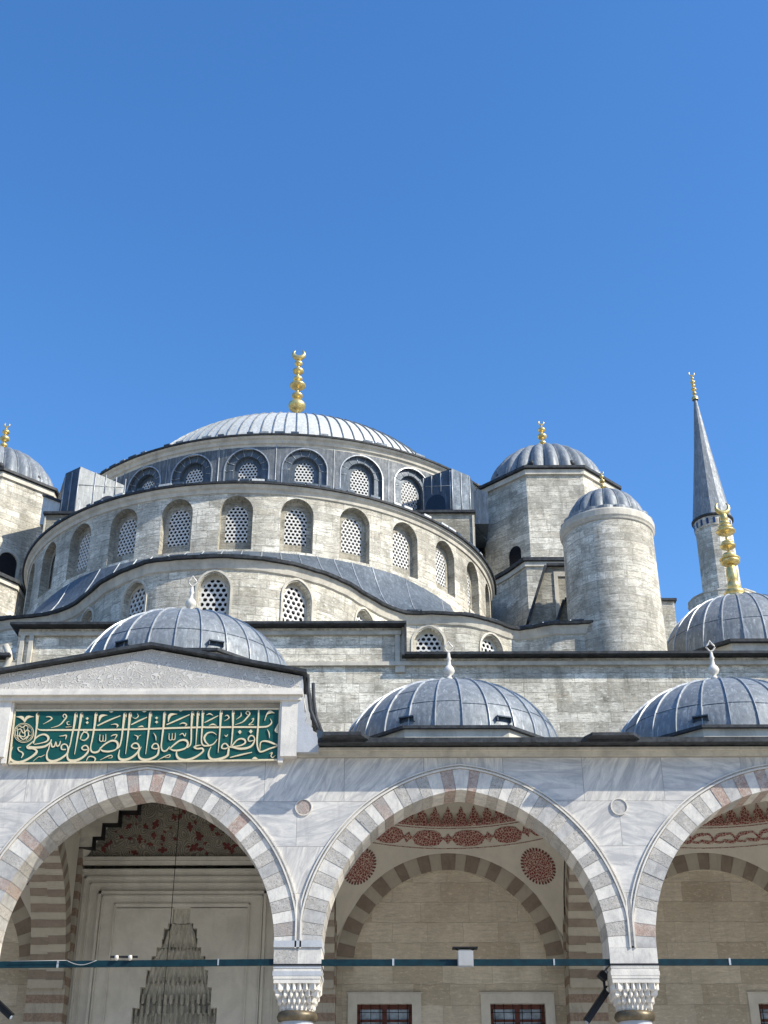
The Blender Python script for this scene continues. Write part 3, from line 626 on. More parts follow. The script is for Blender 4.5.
# vaults with their painted ornament
VC, VZS, VR, VA = 31.25, 7.05, 4.61, 2.85
def vsurf(th, h, off=.015):
    zr = VZS+sqrt(VR*VR-VA*VA)
    if h < 0: z = zr+h; r = sqrt(VR*VR-(z-VZS)**2)
    else: z = zr+h; r = VA*sqrt(max(0, 1-(h/2.2)**2))
    return ((r-off)*sin(th), (r-off)*cos(th), z-off*.3)
def vault(bi, bc):
    dz = 1.95 if bi == 1 else 0
    mb = MB(); HX, HY = 3.0, 3.5; n = 12
    zr = VZS+sqrt(VR*VR-VA*VA)
    def square(a):
        k = 1e9; sx, sy = sin(a), cos(a)
        if abs(sx) > 1e-9: k = min(k, HX/abs(sx))
        if abs(sy) > 1e-9: k = min(k, HY/abs(sy))
        return k
    N = 96
    for i in range(N):
        a, b = 2*pi*i/N, 2*pi*(i+1)/N
        for k in range(n):
            P = []
            for (t, f) in ((a,k/n), (b,k/n), (b,(k+1)/n), (a,(k+1)/n)):
                R1 = square(t); r = VA+(max(R1, VA)-VA)*f; P.append((r*sin(t), r*cos(t), VZS+sqrt(max(0, VR*VR-r*r))))
            mb.face(P, 0, None, True)
        for k in range(10):
            P = [(VA*cos(pi/2*e/10)*sin(t), VA*cos(pi/2*e/10)*cos(t), zr+2.2*sin(pi/2*e/10)) for t, e in ((a,k), (b,k), (b,k+1), (a,k+1))]
            mb.face(P, 0, None, True)
    v = mb.build('vault', 'plaster'); v.location = (bc, VC, dz); rel(v, portico)
    if dz: return v
    # moulding line, band and crest
    mb = MB()
    for h0, h1, m in ((-.53, -.515, 0), (-.10, -.085, 0), (-.055, -.0, 0)):
        for i in range(96):
            a, b = 2*pi*i/96, 2*pi*(i+1)/96; mb.face([vsurf(a,h0), vsurf(b,h0), vsurf(b,h1), vsurf(a,h1)], m)
    def poly(cth, ch, pts):      # pts in (along, up) metres
        P = [vsurf(cth+x/VA, ch+y, .02) for x, y in pts]; mb.face(P, 0)
    nc = 18 if bi < 3 else 34
    for j in range(nc):
        th = 2*pi*(j+.5)/nc; w = 2*pi*VA/nc/2
        if bi == 3 or bi == 4:   # running meander
            s = .035
            def rib(pts, ww):
                for (x0_, y0_), (x1_, y1_) in zip(pts, pts[1:]):
                    L = hypot(x1_-x0_, y1_-y0_); nx, ny = -(y1_-y0_)/L*ww, (x1_-x0_)/L*ww
                    poly(th, -.31, [(x0_-nx, y0_-ny), (x1_-nx, y1_-ny), (x1_+nx, y1_+ny), (x0_+nx, y0_+ny)])
            rib([(-w*1.05,-.07), (-w*.3,-.10), (w*.0,-.02), (w*.3,.06), (w*1.0,.08)], .034)
            rib([(-w*.95,.08), (-w*.55,.09), (-w*.25,.02), (-w*.0,-.08), (w*.6,-.10), (w*.95,-.04)], .022)
        else:
            L = w*.80 if j % 2 else w*.86
            poly(th, -.31, [(-L,0), (-L*.82,.07), (-L*.7,.13), (-L*.3,.17), (L*.3,.17), (L*.7,.13), (L*.82,.07), (L,0), (L*.82,-.07), (L*.7,-.13), (L*.3,-.17), (-L*.3,-.17), (-L*.7,-.13), (-L*.82,-.07)])
            e = w
            poly(th, -.31, [(e-.13,0), (e-.06,.05), (e,.12), (e+.06,.05), (e+.13,0), (e+.06,-.05), (e,-.12), (e-.06,-.05)])
    nk = 50
    for j in range(nk):
        th = 2*pi*j/nk; w = 2*pi*VA/nk/2*.92
        poly(th, -.05, [(-w*1.0,.05), (w*1.0,.05), (w*.98,.16), (w*.72,.21), (w*.80,.27), (w*.62,.33), (w*.36,.34), (w*.34,.40), (0,.52), (-w*.34,.40), (-w*.36,.34), (-w*.62,.33), (-w*.80,.27), (-w*.72,.21), (-w*.98,.16)])
    o = mb.build('painted_band', 'red'); o.parent = v
    for sx in (-1, 1):
        for sy in (-1, 1):
            c = Vector((.517*sx, .648*sy, .55)).normalized(); u = Vector((c.y, -c.x, 0)).normalized(); w = c.cross(u)
            mb = MB()
            def S(r, t, off=.02):
                a = r/VR; d = c*cos(a)+(u*cos(t)+w*sin(t))*sin(a); d = d*(VR-off); return (d.x, d.y, d.z+VZS)
            n1 = 32
            for k in range(n1):
                t0, t1 = 2*pi*k/n1, 2*pi*(k+1)/n1
                mb.face([S(.0,t0), S(.44,t0), S(.44,t1)], 0)
                for q in range(1):
                    tm = (t0+t1)/2; mb.face([S(.425,tm-.05), S(.425,tm+.05), S(.50,tm+.06), S(.525,tm), S(.50,tm-.06)], 1)
            def ring(r, rad, cnt, ph):     # pale dots of the lattice
                for k in range(cnt):
                    t = 2*pi*(k+ph)/cnt; cx_, cy_ = r*cos(t), r*sin(t)
                    P = []
                    for q in range(6):
                        x, y = cx_+rad*cos(q*pi/3), cy_+rad*sin(q*pi/3); P.append(S(hypot(x, y), atan2(y, x), .026))
                    mb.face(P, 2)
            for r, rad, cnt, ph in ((.395,.014,28,0), (.13,.014,8,0), (.26,.014,16,.5)): ring(r, rad, cnt, ph)
            o = mb.build('roundel', ['red', 'redflat', 'plaster'], weld=False); o.parent = v
    return v
for bi, bc in enumerate(BAYS): vault(bi, bc)

# transverse arches between the bays and the striped responds on the back wall
for cx in COLS:
    mb = MB()
    mpx = lambda s, z, d: (cx+.45-d, VC+s, z)
    mpy = lambda s, z, d: (cx-.45+d, VC+s, z)
    for mpf in (mpx, mpy):
        voussoirs(mb, mpf, 2.85, 6.5, 3.25, .5, 45, 0.0, .45, lambda i: 1 if i % 2 else 0, sub=3)
        panel(mb, lambda s, z, d: mpf(s, z, d+.03), -3.25, 3.05, 6.5, 10.62, (0, 6.5, 2.95, 6.52, 3.33), .1, 2, n=24, ds=1.5, sill=False)
    rel(mb.build('transverse_arch', ['vw_tan', 'vw_brn', 'plaster']), portico)
    mb = MB(); mb.box(cx-.485, cx+.485, 34.28, YB+.3, .55, 7.4); mb.box(cx-.485, cx+.485, 34.5, YB+.3, 7.4, 10.6)
    rel(mb.build('respond_pier', 'stripe'), portico)

# columns
for ci, cx in enumerate(COLS):
    mb = MB(); cyl = Y0+.44
    mb.lathe(0, 0, [(.36,.95), (.365,2.6), (.335,4.96)], 32)
    col = mb.build('column', 'greymarble'); col.location = (cx, cyl, 0); rel(col, portico)
    mb = MB(); mb.box(-.5, .5, -.5, .5, .55, .75); mb.lathe(0, 0, [(.5,.75), (.5,.82), (.42,.87), (.40,.90), (.43,.94), (.36,1.0)], 28)
    b = mb.build('base', 'white'); b.parent = col
    mb = MB(); mb.lathe(0, 0, [(.33,4.92), (.40,4.95), (.425,5.02), (.40,5.09), (.36,5.12)], 28)
    b = mb.build('collar', 'bronze'); b.parent = col
    mb = MB()                    # stalactite capital: three rows of little prisms growing to a square
    def sq(t, r, k):             # blend of circle and square, radius r
        c, s = cos(t), sin(t); m = max(abs(c), abs(s)); q = r/m; return r*(1-k)+q*k
    rows = [(5.14, 5.27, .35, .25, 24, 0), (5.25, 5.39, .39, .55, 24, .5), (5.37, 5.51, .425, .85, 24, 0), (5.48, 5.62, .455, 1.0, 24, .5)]
    for z0, z1, r1, kk, n, ph in rows:
        for j in range(n):
            t = 2*pi*(j+ph)/n; hw_ = pi/n*.86
            def pp(a, r): q = sq(a, r, kk); return (q*cos(a), q*sin(a))
            A0, A1, T, B0, B1 = pp(t-hw_, r1-.035), pp(t+hw_, r1-.035), pp(t, r1+.022), pp(t+hw_, .28), pp(t-hw_, .28)
            mb.prism([A0, T, A1, B0, B1], z0+.02, z1, 0)
            L_ = pp(t, r1-.03); mb.face([(*A0, z0+.02), (*T, z0+.02), (*L_, z0-.03)]); mb.face([(*T, z0+.02), (*A1, z0+.02), (*L_, z0-.03)])
    mb.lathe(0, 0, [(.33,5.05), (.34,5.2), (.38,5.6)], 24, 0)
    mb.box(-.475, .475, -.475, .475, 5.62, 5.70); mb.box(-.485, .485, -.485, .485, 5.702, 5.90)
    b = mb.build('capital', 'white'); b.parent = col
    mb = MB(); mb.box(-.50, .50, -.49, .50, 5.76, 5.85); mb.box(-.492, .492, -.492, .492, 5.905, 5.985)
    if ci == 2: mb.box(-.50, .50, -.50, .52, 6.32, 6.45, 1)
    else: mb.m = [m for m in mb.m]
    b = mb.build('iron_band', ['greymarble' if ci == 2 else 'white', 'greymarble']); b.parent = col
    mb = MB(); mb.box(-.502, .502, -.505, .505, 5.955, 5.99)
    b = mb.build('tie_clamp', 'iron'); b.parent = col
for i, bc in enumerate(BAYS):
    x0, x1 = COLS[i]+.45, COLS[i+1]-.45; zl = 5.93 if i == 1 else 5.965; zr_ = 5.975 if i == 1 else 5.965
    mb = MB(); y_ = Y0+.02
    P = [(x0, y_, zl), (x1, y_, zr_), (x1, y_, zr_+.125), (x0, y_, zl+.125)]; Q = [(p[0], y_+.07, p[2]) for p in P]
    mb.face(P); mb.face(Q[::-1])
    for k in range(4): mb.face([P[k], Q[k], Q[(k+1) % 4], P[(k+1) % 4]])
    mb.box(x0+1.5, x0+1.54, y_-.012, y_, zl, zl+.14, 1); mb.box(x1-1.2, x1-1.17, y_-.012, y_, zr_, zr_+.13, 1)
    rel(mb.build('tie_rod', ['teal', 'seam']), portico)
for cx, cz, m in ((-15.81,9.25,'greymarble'), (-8.90,9.25,'vous_p'), (-1.96,9.25,'vous_p'), (4.90,9.25,'vous_n'), (11.83,9.25,'vous_p')):
    mb = MB(); n = 28
    for k in range(n):
        a, b = 2*pi*k/n, 2*pi*(k+1)/n
        def q(r, t, d): return (cx+r*cos(t), Y0-d, cz+r*sin(t))
        mb.face([q(0,0,.012), q(.165,a,.012), q(.165,b,.012)], 0); mb.face([q(.165,a,.03), q(.165,b,.03), q(.185,b,.03), q(.185,a,.03)], 1)
        mb.face([q(.185,a,.03), q(.185,b,.03), q(.185,b,-.01), q(.185,a,-.01)], 1); mb.face([q(.165,a,.012), q(.165,b,.012), q(.165,b,.03), q(.165,a,.03)], 1)
    rel(mb.build('medallion', [m, 'white']), portico)

# ------------------------------------------------------------------ raised gable over the portal bay
GY = 27.12
gb = MB()
gb.box(-9.22, -8.60, GY, 28.2, 10.33, 11.62); gb.box(-2.50, -2.14, GY, 28.2, 10.33, 11.62)
gb.box(-9.22, -2.14, GY+.25, 28.2, 10.15, 11.62)                          # field behind the board
gb.box(-8.66, -8.55, GY+.05, GY+.3, 10.2, 11.62); gb.box(-2.55, -2.44, GY+.05, GY+.3, 10.2, 11.62)
gb.box(-9.28, -2.08, GY-.05, 28.2, 11.62, 11.72); gb.box(-9.33, -2.03, GY-.14, 28.2, 11.722, 11.80); gb.box(-9.30, -2.06, GY-.10, 28.2, 11.802, 11.88)
rel(gb.build('gable_frame', 'white'), portico)
mb = MB(); mb.extrude_xz([(-9.25,11.882), (-2.11,11.882), (-2.11,12.20), (-5.55,12.86), (-9.25,12.20)], GY-.02, 28.2)
rel(mb.build('carved_pediment', 'carved'), portico)
mb = MB()
for a, b in (((-9.45,12.17), (-5.55,12.90)), ((-5.55,12.90), (-1.96,12.22))):
    mb.extrude_xz([(a[0],a[1]), (b[0],b[1]), (b[0],b[1]+.075), (a[0],a[1]+.075)], GY-.20, 28.4)
rel(mb.build('gable_eave', 'edge'), portico)
mb = MB(); mb.extrude_xz([(-9.2,11.88), (-9.25,12.28), (-5.55,12.98), (-2.1,12.3), (-2.1,11.88)], 28.2, 28.45)
rel(mb.build('gable_back', 'trim'), portico)
for sx in (-1, 1):
    c0 = -5.67
    def X(x): return x if sx > 0 else 2*c0-x
    for yy, dx, dz in ((GY, 0, 0), (28.75, .02, .42)):
        mb = MB()
        prof = [(-2.14,10.42), (-1.66,10.42), (-1.64,10.62), (-1.70,10.80), (-1.78,10.84), (-1.80,10.98), (-1.92,11.05), (-1.98,11.20), (-1.96,11.30), (-2.0,11.36), (-2.04,11.80), (-2.06,12.2), (-2.14,12.2)]
        pp = [(X(x+dx), z+dz) for x, z in prof]
        mb.extrude_xz(pp if sx > 0 else pp[::-1], yy, yy+.32)
        edge_ = [(X(x+dx+.03), yy+.16, z+dz) for x, z in [(-1.98,12.3), (-1.96,11.9), (-1.90,11.45), (-1.80,11.2), (-1.70,10.95)]]
        mb.tube(edge_, .045, 5, 1)
        rel(mb.build('scroll_console', ['greymarble', 'edge']), portico)
mb = MB()
for sx in (1,):                  # low lead ramp beside the gable
    mb.extrude_xz([(-1.70,10.95), (-.95,10.70), (-.62,10.66), (-1.7,10.66)], Y0-.2, Y0+.9)
rel(mb.build('lead_ramp', 'leaddark'), portico)

# ------------------------------------------------------------------ the inscription board: a thing fixed on the gable
board = thing('inscription_board', 'wide green board with gold Arabic calligraphy in the gable over the portal arch', 'sign', (-5.53, 27.2, 10.2))
mb = MB(); Q = [(-8.48,10.20), (-2.545,10.27), (-2.555,11.45), (-8.52,11.43)]
mb.extrude_xz(Q, 27.212, 27.30)
rel(mb.build('board', 'green'), board)
mb = MB()
for a, b in zip(Q, Q[1:]+Q[:1]):
    L = hypot(b[0]-a[0], b[1]-a[1]); nx, nz = -(b[1]-a[1])/L*.018, (b[0]-a[0])/L*.018
    mb.extrude_xz([(a[0]-nx,a[1]-nz), (b[0]-nx,b[1]-nz), (b[0]+nx,b[1]+nz), (a[0]+nx,a[1]+nz)], 27.19, 27.24)
rel(mb.build('border', 'goldpaint'), board)
mb = MB()
for si, s in enumerate(STROKES):
    P = [(s[i]/1000, s[i+1]/1000, s[i+2]/1000) for i in range(0, len(s), 3)]
    if len(P) < 2: continue
    D = []
    for i in range(len(P)-1):     # Catmull-Rom
        p0, p1, p2, p3 = P[max(0, i-1)], P[i], P[i+1], P[min(len(P)-1, i+2)]
        m = 5
        for k in range(m):
            t = k/m
            D.append(tuple(.5*((2*b)+(-a+c)*t+(2*a-5*b+4*c-d)*t*t+(-a+3*b-3*c+d)*t**3) for a, b, c, d in zip(p0, p1, p2, p3)))
    D.append(P[-1])
    yf = 27.196-.00012*si
    L, R_ = [], []
    for i, (x, z, w) in enumerate(D):
        a, b = D[max(0, i-1)], D[min(len(D)-1, i+1)]; dx, dz = b[0]-a[0], b[1]-a[1]; l = hypot(dx, dz) or 1
        w = max(w, .004); w = w*.47*(w/.038)**.55 if w > .012 else w*.3; L.append((x-dz/l*w, z+dx/l*w)); R_.append((x+dz/l*w, z-dx/l*w))
    for i in range(len(D)-1):
        mb.face([(L[i][0],yf,L[i][1]), (L[i+1][0],yf,L[i+1][1]), (R_[i+1][0],yf,R_[i+1][1]), (R_[i][0],yf,R_[i][1])])
        for E in (L, R_): mb.face([(E[i][0],yf,E[i][1]), (E[i+1][0],yf,E[i+1][1]), (E[i+1][0],27.214,E[i+1][1]), (E[i][0],27.214,E[i][1])])
rel(mb.build('calligraphy', 'goldpaint', weld=False), board)
# ================================================================== MOSQUE
mosque = thing('mosque', 'weathered stone mosque with cascading lead domes, pierced round-arched windows and gilded finials', 'mosque', (AX, YB, 0))
# wall behind the arcade, one bay each
for bi, bc in enumerate(BAYS):
    if bi == 1: continue
    mb = MB(); mp = plane(YB)
    panel(mb, mp, bc-PITCH/2, bc+PITCH/2, 7.04, 10.7, (bc, 7.04, 2.54, 7.05, 2.56), .16, 1, rmat=0, n=40, ds=1.4, sill=False)
    zb, zt = 3.4, 6.23; yb = YB+.16
    wins = [(bc-1.72, .71), (bc+1.72, .71)]
    show = {0: [0], 3: [1]}.get(bi, [0, 1])
    xs = [bc-3.0, wins[0][0]-.71, wins[0][0]+.71, wins[1][0]-.71, wins[1][0]+.71, bc+3.0]
    gaps = [(0,1), (2,3), (4,5)]+[g_ for g_, q_ in (((1,2), 0), ((3,4), 1)) if q_ not in show]
    for a, b in gaps: mb.face([(xs[a],yb,.55), (xs[b],yb,.55), (xs[b],yb,10.7), (xs[a],yb,10.7)], 0)
    for a, b in [g_ for g_, q_ in (((1,2), 0), ((3,4), 1)) if q_ in show]:
        for z0, z1 in ((.55, zb), (zt, 10.7)): mb.face([(xs[a],yb,z0), (xs[b],yb,z0), (xs[b],yb,z1), (xs[a],yb,z1)], 0)
    w = rel(mb.build('back_wall', ['wallback', 'plaster']), mosque)
    mb = MB(); mpb = lambda s, z, d: (bc+s, YB+d, z)
    voussoirs(mb, mpb, 2.54, 7.05, 2.56, .46, 27, -.03, .19, lambda i: 1 if i % 2 else 0, sub=4)
    rel(mb.build('blind_arch', ['vw_tan', 'vw_brn']), w)
    mb = MB()
    bead(mb, mpb, arch(2.54, 7.05, 2.56, 50, .49), .05, .05); rel(mb.build('arch_moulding', 'plaster'), w)
    for wx, hw in [wins[q_] for q_ in show]:
        mb = MB()
        mb.box(wx-hw-.24, wx-hw, yb-.05, yb+.35, zb-.24, zt+.24, 0); mb.box(wx+hw, wx+hw+.24, yb-.05, yb+.35, zb-.24, zt+.24, 0)
        mb.box(wx-hw, wx+hw, yb-.05, yb+.35, zt, zt+.24, 0); mb.box(wx-hw, wx+hw, yb-.05, yb+.35, zb-.24, zb, 0)
        mb.box(wx-hw-.27, wx+hw+.27, yb-.07, yb+.02, zt+.243, zt+.275, 0)
        yf = yb+.16
        for a, b in ((-hw, -hw+.09), (hw-.09, hw), (-.06, .06)): mb.box(wx+a, wx+b, yf, yf+.06, zb, zt, 1)
        mb.box(wx-hw+.09, wx+hw-.09, yf+.002, yf+.058, zt-.11, zt, 1)
        for q in range(4): mb.box(wx-hw+.09, wx+hw-.09, yf+.004, yf+.05, zt-.42-q*.55, zt-.36-q*.55, 1)
        mb.face([(wx-hw,yf+.065,zb), (wx+hw,yf+.065,zb), (wx+hw,yf+.065,zt), (wx-hw,yf+.065,zt)], 2)
        for q in range(6): x_ = wx-hw+.12+q*(2*hw-.24)/5; mb.tube([(x_,yb+.08,zb), (x_,yb+.08,zt)], .010, 6, 3)
        for q in range(9):
            z_ = zt-.20-q*.28
            mb.tube([(wx-hw,yb+.08,z_), (wx+hw,yb+.08,z_)], .009, 6, 3)
        o = mb.build('window', ['portal', 'wood', 'glass', 'iron']); rel(o, w)

# portal bay: framed marble portal with stalactite niche, painted panel above
bc = BAYS[1]; PX = -5.66
mb = MB(); yp = YB
nich = [(1.092, 5.2), (1.092, 6.12), (0.924, 6.12), (0.924, 6.62), (0.806, 6.62), (0.806, 7.05), (0.706, 7.05), (0.706, 7.4), (0.588, 7.4), (0.588, 7.62), (0.47, 7.62), (0.515, 7.85), (0.442, 7.85), (0.442, 8.1), (0.331, 8.1), (0.331, 8.24), (0.23, 8.24), (0.23, 8.64)]
pts = nich
mb.box(bc-PITCH/2, PX-1.75, yp-.0, yp+.3, .55, 9.6, 0); mb.box(PX+1.75, bc+PITCH/2, yp, yp+.3, .55, 9.6, 0)
for i in range(0, len(nich), 2):
    h = nich[i][0]; z0, z1 = nich[i][1], nich[i+1][1]
    if i == 0: z0 = .55
    mb.box(PX-1.75, PX-h, yp, yp+.3, z0, z1, 0); mb.box(PX+h, PX+1.75, yp, yp+.3, z0, z1, 0)
mb.box(PX-1.75, PX+1.75, yp, yp+.3, 8.62, 9.6, 0)
for k, (x, z, w_, o_) in enumerate(((2.98,9.80,.10,.11), (2.86,9.62,.05,.06), (2.66,9.42,.05,.055), (2.50,9.26,.035,.04), (2.22,9.02,.07,.075), (2.14,8.93,.03,.04), (1.80,8.72,.03,.035))):
    L = [(PX-x, 5.0), (PX-x, z), (PX+x, z), (PX+x, 5.0)]
    for a, b in zip(L, L[1:]):
        x0, x1 = sorted((a[0], b[0])); z0, z1 = sorted((a[1], b[1]))
        if x0 == x1: z0, z1 = .6, z1+w_/2
        mb.box(x0-w_/2, x1+w_/2, yp-o_-k*.0013, yp+.01, z0 if x0 != x1 and z0 != z1 else z0-(0 if x0 == x1 else w_/2), z1 if x0 == x1 else z1+w_/2, 0)
mb.box(PX-3.2, PX+3.2, yp-.16, yp+.05, 9.86, 9.95, 0)
portal = rel(mb.build('portal_frame', 'portal'), mosque)
mb = MB()
def ribs(zt, wt, zb, wb, yt, yb_, n, out=.05, mt=0, wav=0.0):
    for k in range(n):
        u0, u1 = -1+2*k/n, -1+2*(k+1)/n; um = (u0+u1)/2; j = wav*random.uniform(0, 1)
        e_ = lambda u: (1-u*u)*.10      # the hollow of the niche
        A = (PX+u0*wt, yt+e_(u0), zt); B = (PX+u1*wt, yt+e_(u1), zt); Cc = (PX+um*wt, yt-out*.6+e_(um), zt)
        D = (PX+u0*wb, yb_+e_(u0), zb-j); E = (PX+u1*wb, yb_+e_(u1), zb-j); G = (PX+um*wb, yb_-out+e_(um), zb-j)
        mb.face([A, Cc, G, D], mt); mb.face([Cc, B, E, G], mt); mb.face([D, G, E], 1)  # underside takes the darker stone as painted shade
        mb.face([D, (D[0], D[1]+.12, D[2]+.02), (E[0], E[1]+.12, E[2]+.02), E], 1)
def brackets(z, w, y, n, h, mats_=(0, 1)):
    for k in range(n):
        x = PX-w+2*w*(k+.5)/n; hw_ = w/n*.62; yy = y+(1-((x-PX)/w)**2)*.10; hh = h*random.uniform(.8, 1.25)
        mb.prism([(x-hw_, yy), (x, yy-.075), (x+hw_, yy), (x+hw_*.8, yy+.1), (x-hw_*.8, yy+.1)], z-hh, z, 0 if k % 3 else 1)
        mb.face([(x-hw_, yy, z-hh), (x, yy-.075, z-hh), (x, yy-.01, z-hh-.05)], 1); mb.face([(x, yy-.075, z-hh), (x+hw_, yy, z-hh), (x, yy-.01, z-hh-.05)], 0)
mb.box(PX-1.75, PX+1.75, yp+.31, yp+.36, 5.6, 8.8, 1)  # dark backing stands for the deep shade of the niche
ribs(8.64, 0.215, 8.24, 0.215, yp+.10, yp+.05, 4, .02)
ribs(8.24, 0.258, 8.02, 0.344, yp+.16, yp+.12, 7, .04, 0, .05); ribs(8.06, 0.344, 7.66, 0.464, yp+.15, yp+.11, 9, .05, 0, .06)
brackets(7.72, 0.516, yp+.12, 11, .14); ribs(7.62, 0.568, 7.30, 0.688, yp+.20, yp+.14, 11, .05, 0, .08)
brackets(7.34, 0.722, yp+.13, 13, .15); ribs(7.24, 0.722, 6.84, 0.817, yp+.22, yp+.16, 13, .06, 0, .12)
brackets(6.90, 0.826, yp+.14, 13, .17); ribs(6.78, 0.843, 6.40, 0.929, yp+.24, yp+.18, 15, .06, 0, .10)
brackets(6.46, 0.937, yp+.10, 13, .22); brackets(6.20, 1.101, yp+.16, 15, .20); brackets(6.02, 1.101, yp+.20, 17, .24)
ribs(5.95, 1.101, 5.4, 1.101, yp+.24, yp+.26, 17, .05, 0, .1)
rel(mb.build('stalactite_niche', ['muq', 'niche_shade']), portal)
mb = MB(); mb.face([(bc-3.45,yp-.05,9.95), (bc+3.45,yp-.05,9.95), (bc+3.45,yp-.05,13), (bc-3.45,yp-.05,13)], 0)
pan = rel(mb.build('painted_panel', 'paint'), mosque)
def palm(cx, cz, s, rot, k=0):
    mb = MB()
    sh = [((.42+.58*abs(cos(2*t))**.7)*(.8+.3*abs(sin(t)))*cos(t), (.42+.58*abs(cos(2*t))**.7)*(.8+.45*abs(sin(t)))*sin(t)) for t in [2*pi*q/32 for q in range(32)]]
    P = [(cx+s*(x*cos(rot)-z*sin(rot)), cz+s*(x*sin(rot)+z*cos(rot))) for x, z in sh]
    palm.n = getattr(palm, 'n', 0)+1; mb.face([(x, yp-.056-palm.n*.0003, z) for x, z in P]); rel(mb.build('red_palmette', 'redflat'), pan)
for cx, cz, s, r in ((-5.60,10.78,.24,.2), (-4.98,10.80,.26,0), (-4.55,10.25,.27,.9), (-5.45,10.22,.27,-.8), (-6.55,10.85,.26,-.4), (-6.95,10.45,.22,.1), (-7.05,10.08,.20,1.2), (-6.30,10.15,.24,1.6), (-6.05,11.05,.2,.5), (-3.75,10.12,.24,1.5), (-3.85,10.45,.2,.3), (-5.3,11.25,.22,2.2), (-4.1,10.9,.22,1.1), (-4.6,11.3,.2,.4), (-3.4,10.6,.2,2), (-5.98,10.45,.13,1.0)):
    palm(cx, cz, s*.45, r)
for q in range(80):
    px_, pz_ = random.uniform(-8.0, -3.2), random.uniform(9.98, 11.6); palm(px_, pz_, random.uniform(.035, .09), random.uniform(0, 3))
# stepped stalactite corner on the left of the panel
mb = MB()
steps = [(-9.6,-8.62,9.90,10.15), (-9.6,-8.15,10.15,10.42), (-9.6,-7.92,10.42,10.78), (-9.6,-7.50,10.78,11.12), (-9.6,-7.00,11.12,11.45), (-9.6,-6.4,11.45,12.2)]
for i, (x0, x1, z0, z1) in enumerate(steps):
    mb.box(x0, x1, yp-.40-.03*i, yp-.08, z0, z1-.002, 0)
    mb.box(x1+.001, x1+.022, yp-.42-.03*i, yp-.07, z0-.03, z1-.002, 1)
    if i < 5: mb.box(x1, steps[i+1][1]+.022, yp-.42-.03*i, yp-.07, z1-.015, z1+.008, 1)
    mb.box(x0+.3, x1-.16, yp-.415-.03*i, yp-.39-.03*i, z0+.09, z1-.11, 0)
mb.box(-8.78, -8.55, yp-.45, yp-.06, .6, 9.93, 3)
for q in range(3): mb.box(-8.80+q*.07, -8.77+q*.07, yp-.48, yp-.44, .6, 9.93+.1*q, 1 if q != 1 else 0)
rel(mb.build('stepped_corner', ['portal', 'iron', 'paint', 'portaldark']), mosque)

# upper part of the front wall
def coping(mb, pts, z, w=.22, th=.10, out=.14, mat=0, back=.5):
    """thin lead coping along a plan polyline (front on the right-hand side normal)"""
    n = len(pts)
    def off(i, d):
        a, b = Vector(pts[max(0, i-1)]), Vector(pts[min(n-1, i+1)]); t = (b-a).normalized(); nn = Vector((t.y, -t.x)); return Vector(pts[i])+nn*d
    for i in range(n-1):
        a0, b0 = off(i, out), off(i+1, out); a1, b1 = off(i, -back), off(i+1, -back)
        z0 = z[i] if isinstance(z, list) else z; z1 = z[i+1] if isinstance(z, list) else z
        mb.face([(*a0,z0), (*b0,z1), (*b0,z1+th), (*a0,z0+th)], mat); mb.face([(*a0,z0+th), (*b0,z1+th), (*b1,z1+th), (*a1,z0+th)], mat); mb.face([(*a0,z0), (*b0,z1), (*b1,z1), (*a1,z0)], mat)
mb = MB()
mb.box(-26, 15.5, YB, YB+.5, 10.72, 15.74, 0); mb.box(-11.12, .26, YB+.003, YB+.497, 15.742, 16.72, 0)
up = rel(mb.build('upper_wall', 'lime'), mosque)
mb = MB(); mb.box(-26, 15.5, YB-.10, YB-.002, 15.50, 15.62); mb.box(-11.1, .24, YB-.10, YB-.002, 16.48, 16.60)
mb.box(.262, .34, YB-.05, YB+.5, 15.86, 16.74); mb.box(.06, .20, YB-.06, YB-.002, 15.3, 16.48); mb.box(.20, .34, YB-.075, YB-.002, 15.3, 15.5)
for q in range(2): mb.box(-11.02+q*.26, -10.90+q*.26, YB-.12, YB-.002, 14.3, 16.48)
mb.tube([(-11.35+.1*sin(k*1.3), YB-.1, 14.4+k*.22) for k in range(9)], .1, 8)
rel(mb.build('wall_moulding', 'trim'), up)
mb = MB(); mb.box(.34, 15.6, YB-.36, YB+.55, 15.745, 15.82); mb.box(-26, -11.2, YB-.36, YB+.55, 15.745, 15.83)
mb.box(-11.32, .40, YB-.36, YB+.55, 16.725, 16.80); mb.box(.342, .40, YB-.33, YB+.5, 15.832, 16.72)
rel(mb.build('lead_coping', 'edge'), up)
mb = MB(); mb.box(-26, 15.5, YB+2.2, 80, .6, 15.5, 0); mb.face([(-26,YB+.5,15.7), (15.5,YB+.5,15.7), (15.5,80,15.9), (-26,80,15.9)], 1)
rel(mb.build('hall_body', ['limeshade', 'leaddark']), mosque)

# windows -----------------------------------------------------------
LAT = {}
def lattice_mesh(key, w, h, rise, cell, hole, th=.05):
    if key not in LAT:
        mb = hexlattice(w, h, h-rise, rise, cell, hole, th)
        W = w/2+.05; O = [(-W, -.05)]+arch(W, h-rise, rise+.05, 12)+[(W, -.05)]
        mb.face([(x, th+.05, z) for x, z in O], 1)
        LAT[key] = mb.build('window', ['lattice', 'void']); return LAT[key]
    o = LAT[key].copy(); C.objects.link(o); return o
def place_window(parent, key, args, pos, rz):
    o = lattice_mesh(key, *args); o.location = pos; o.rotation_euler = (0, 0, rz); rel(o, parent); return o

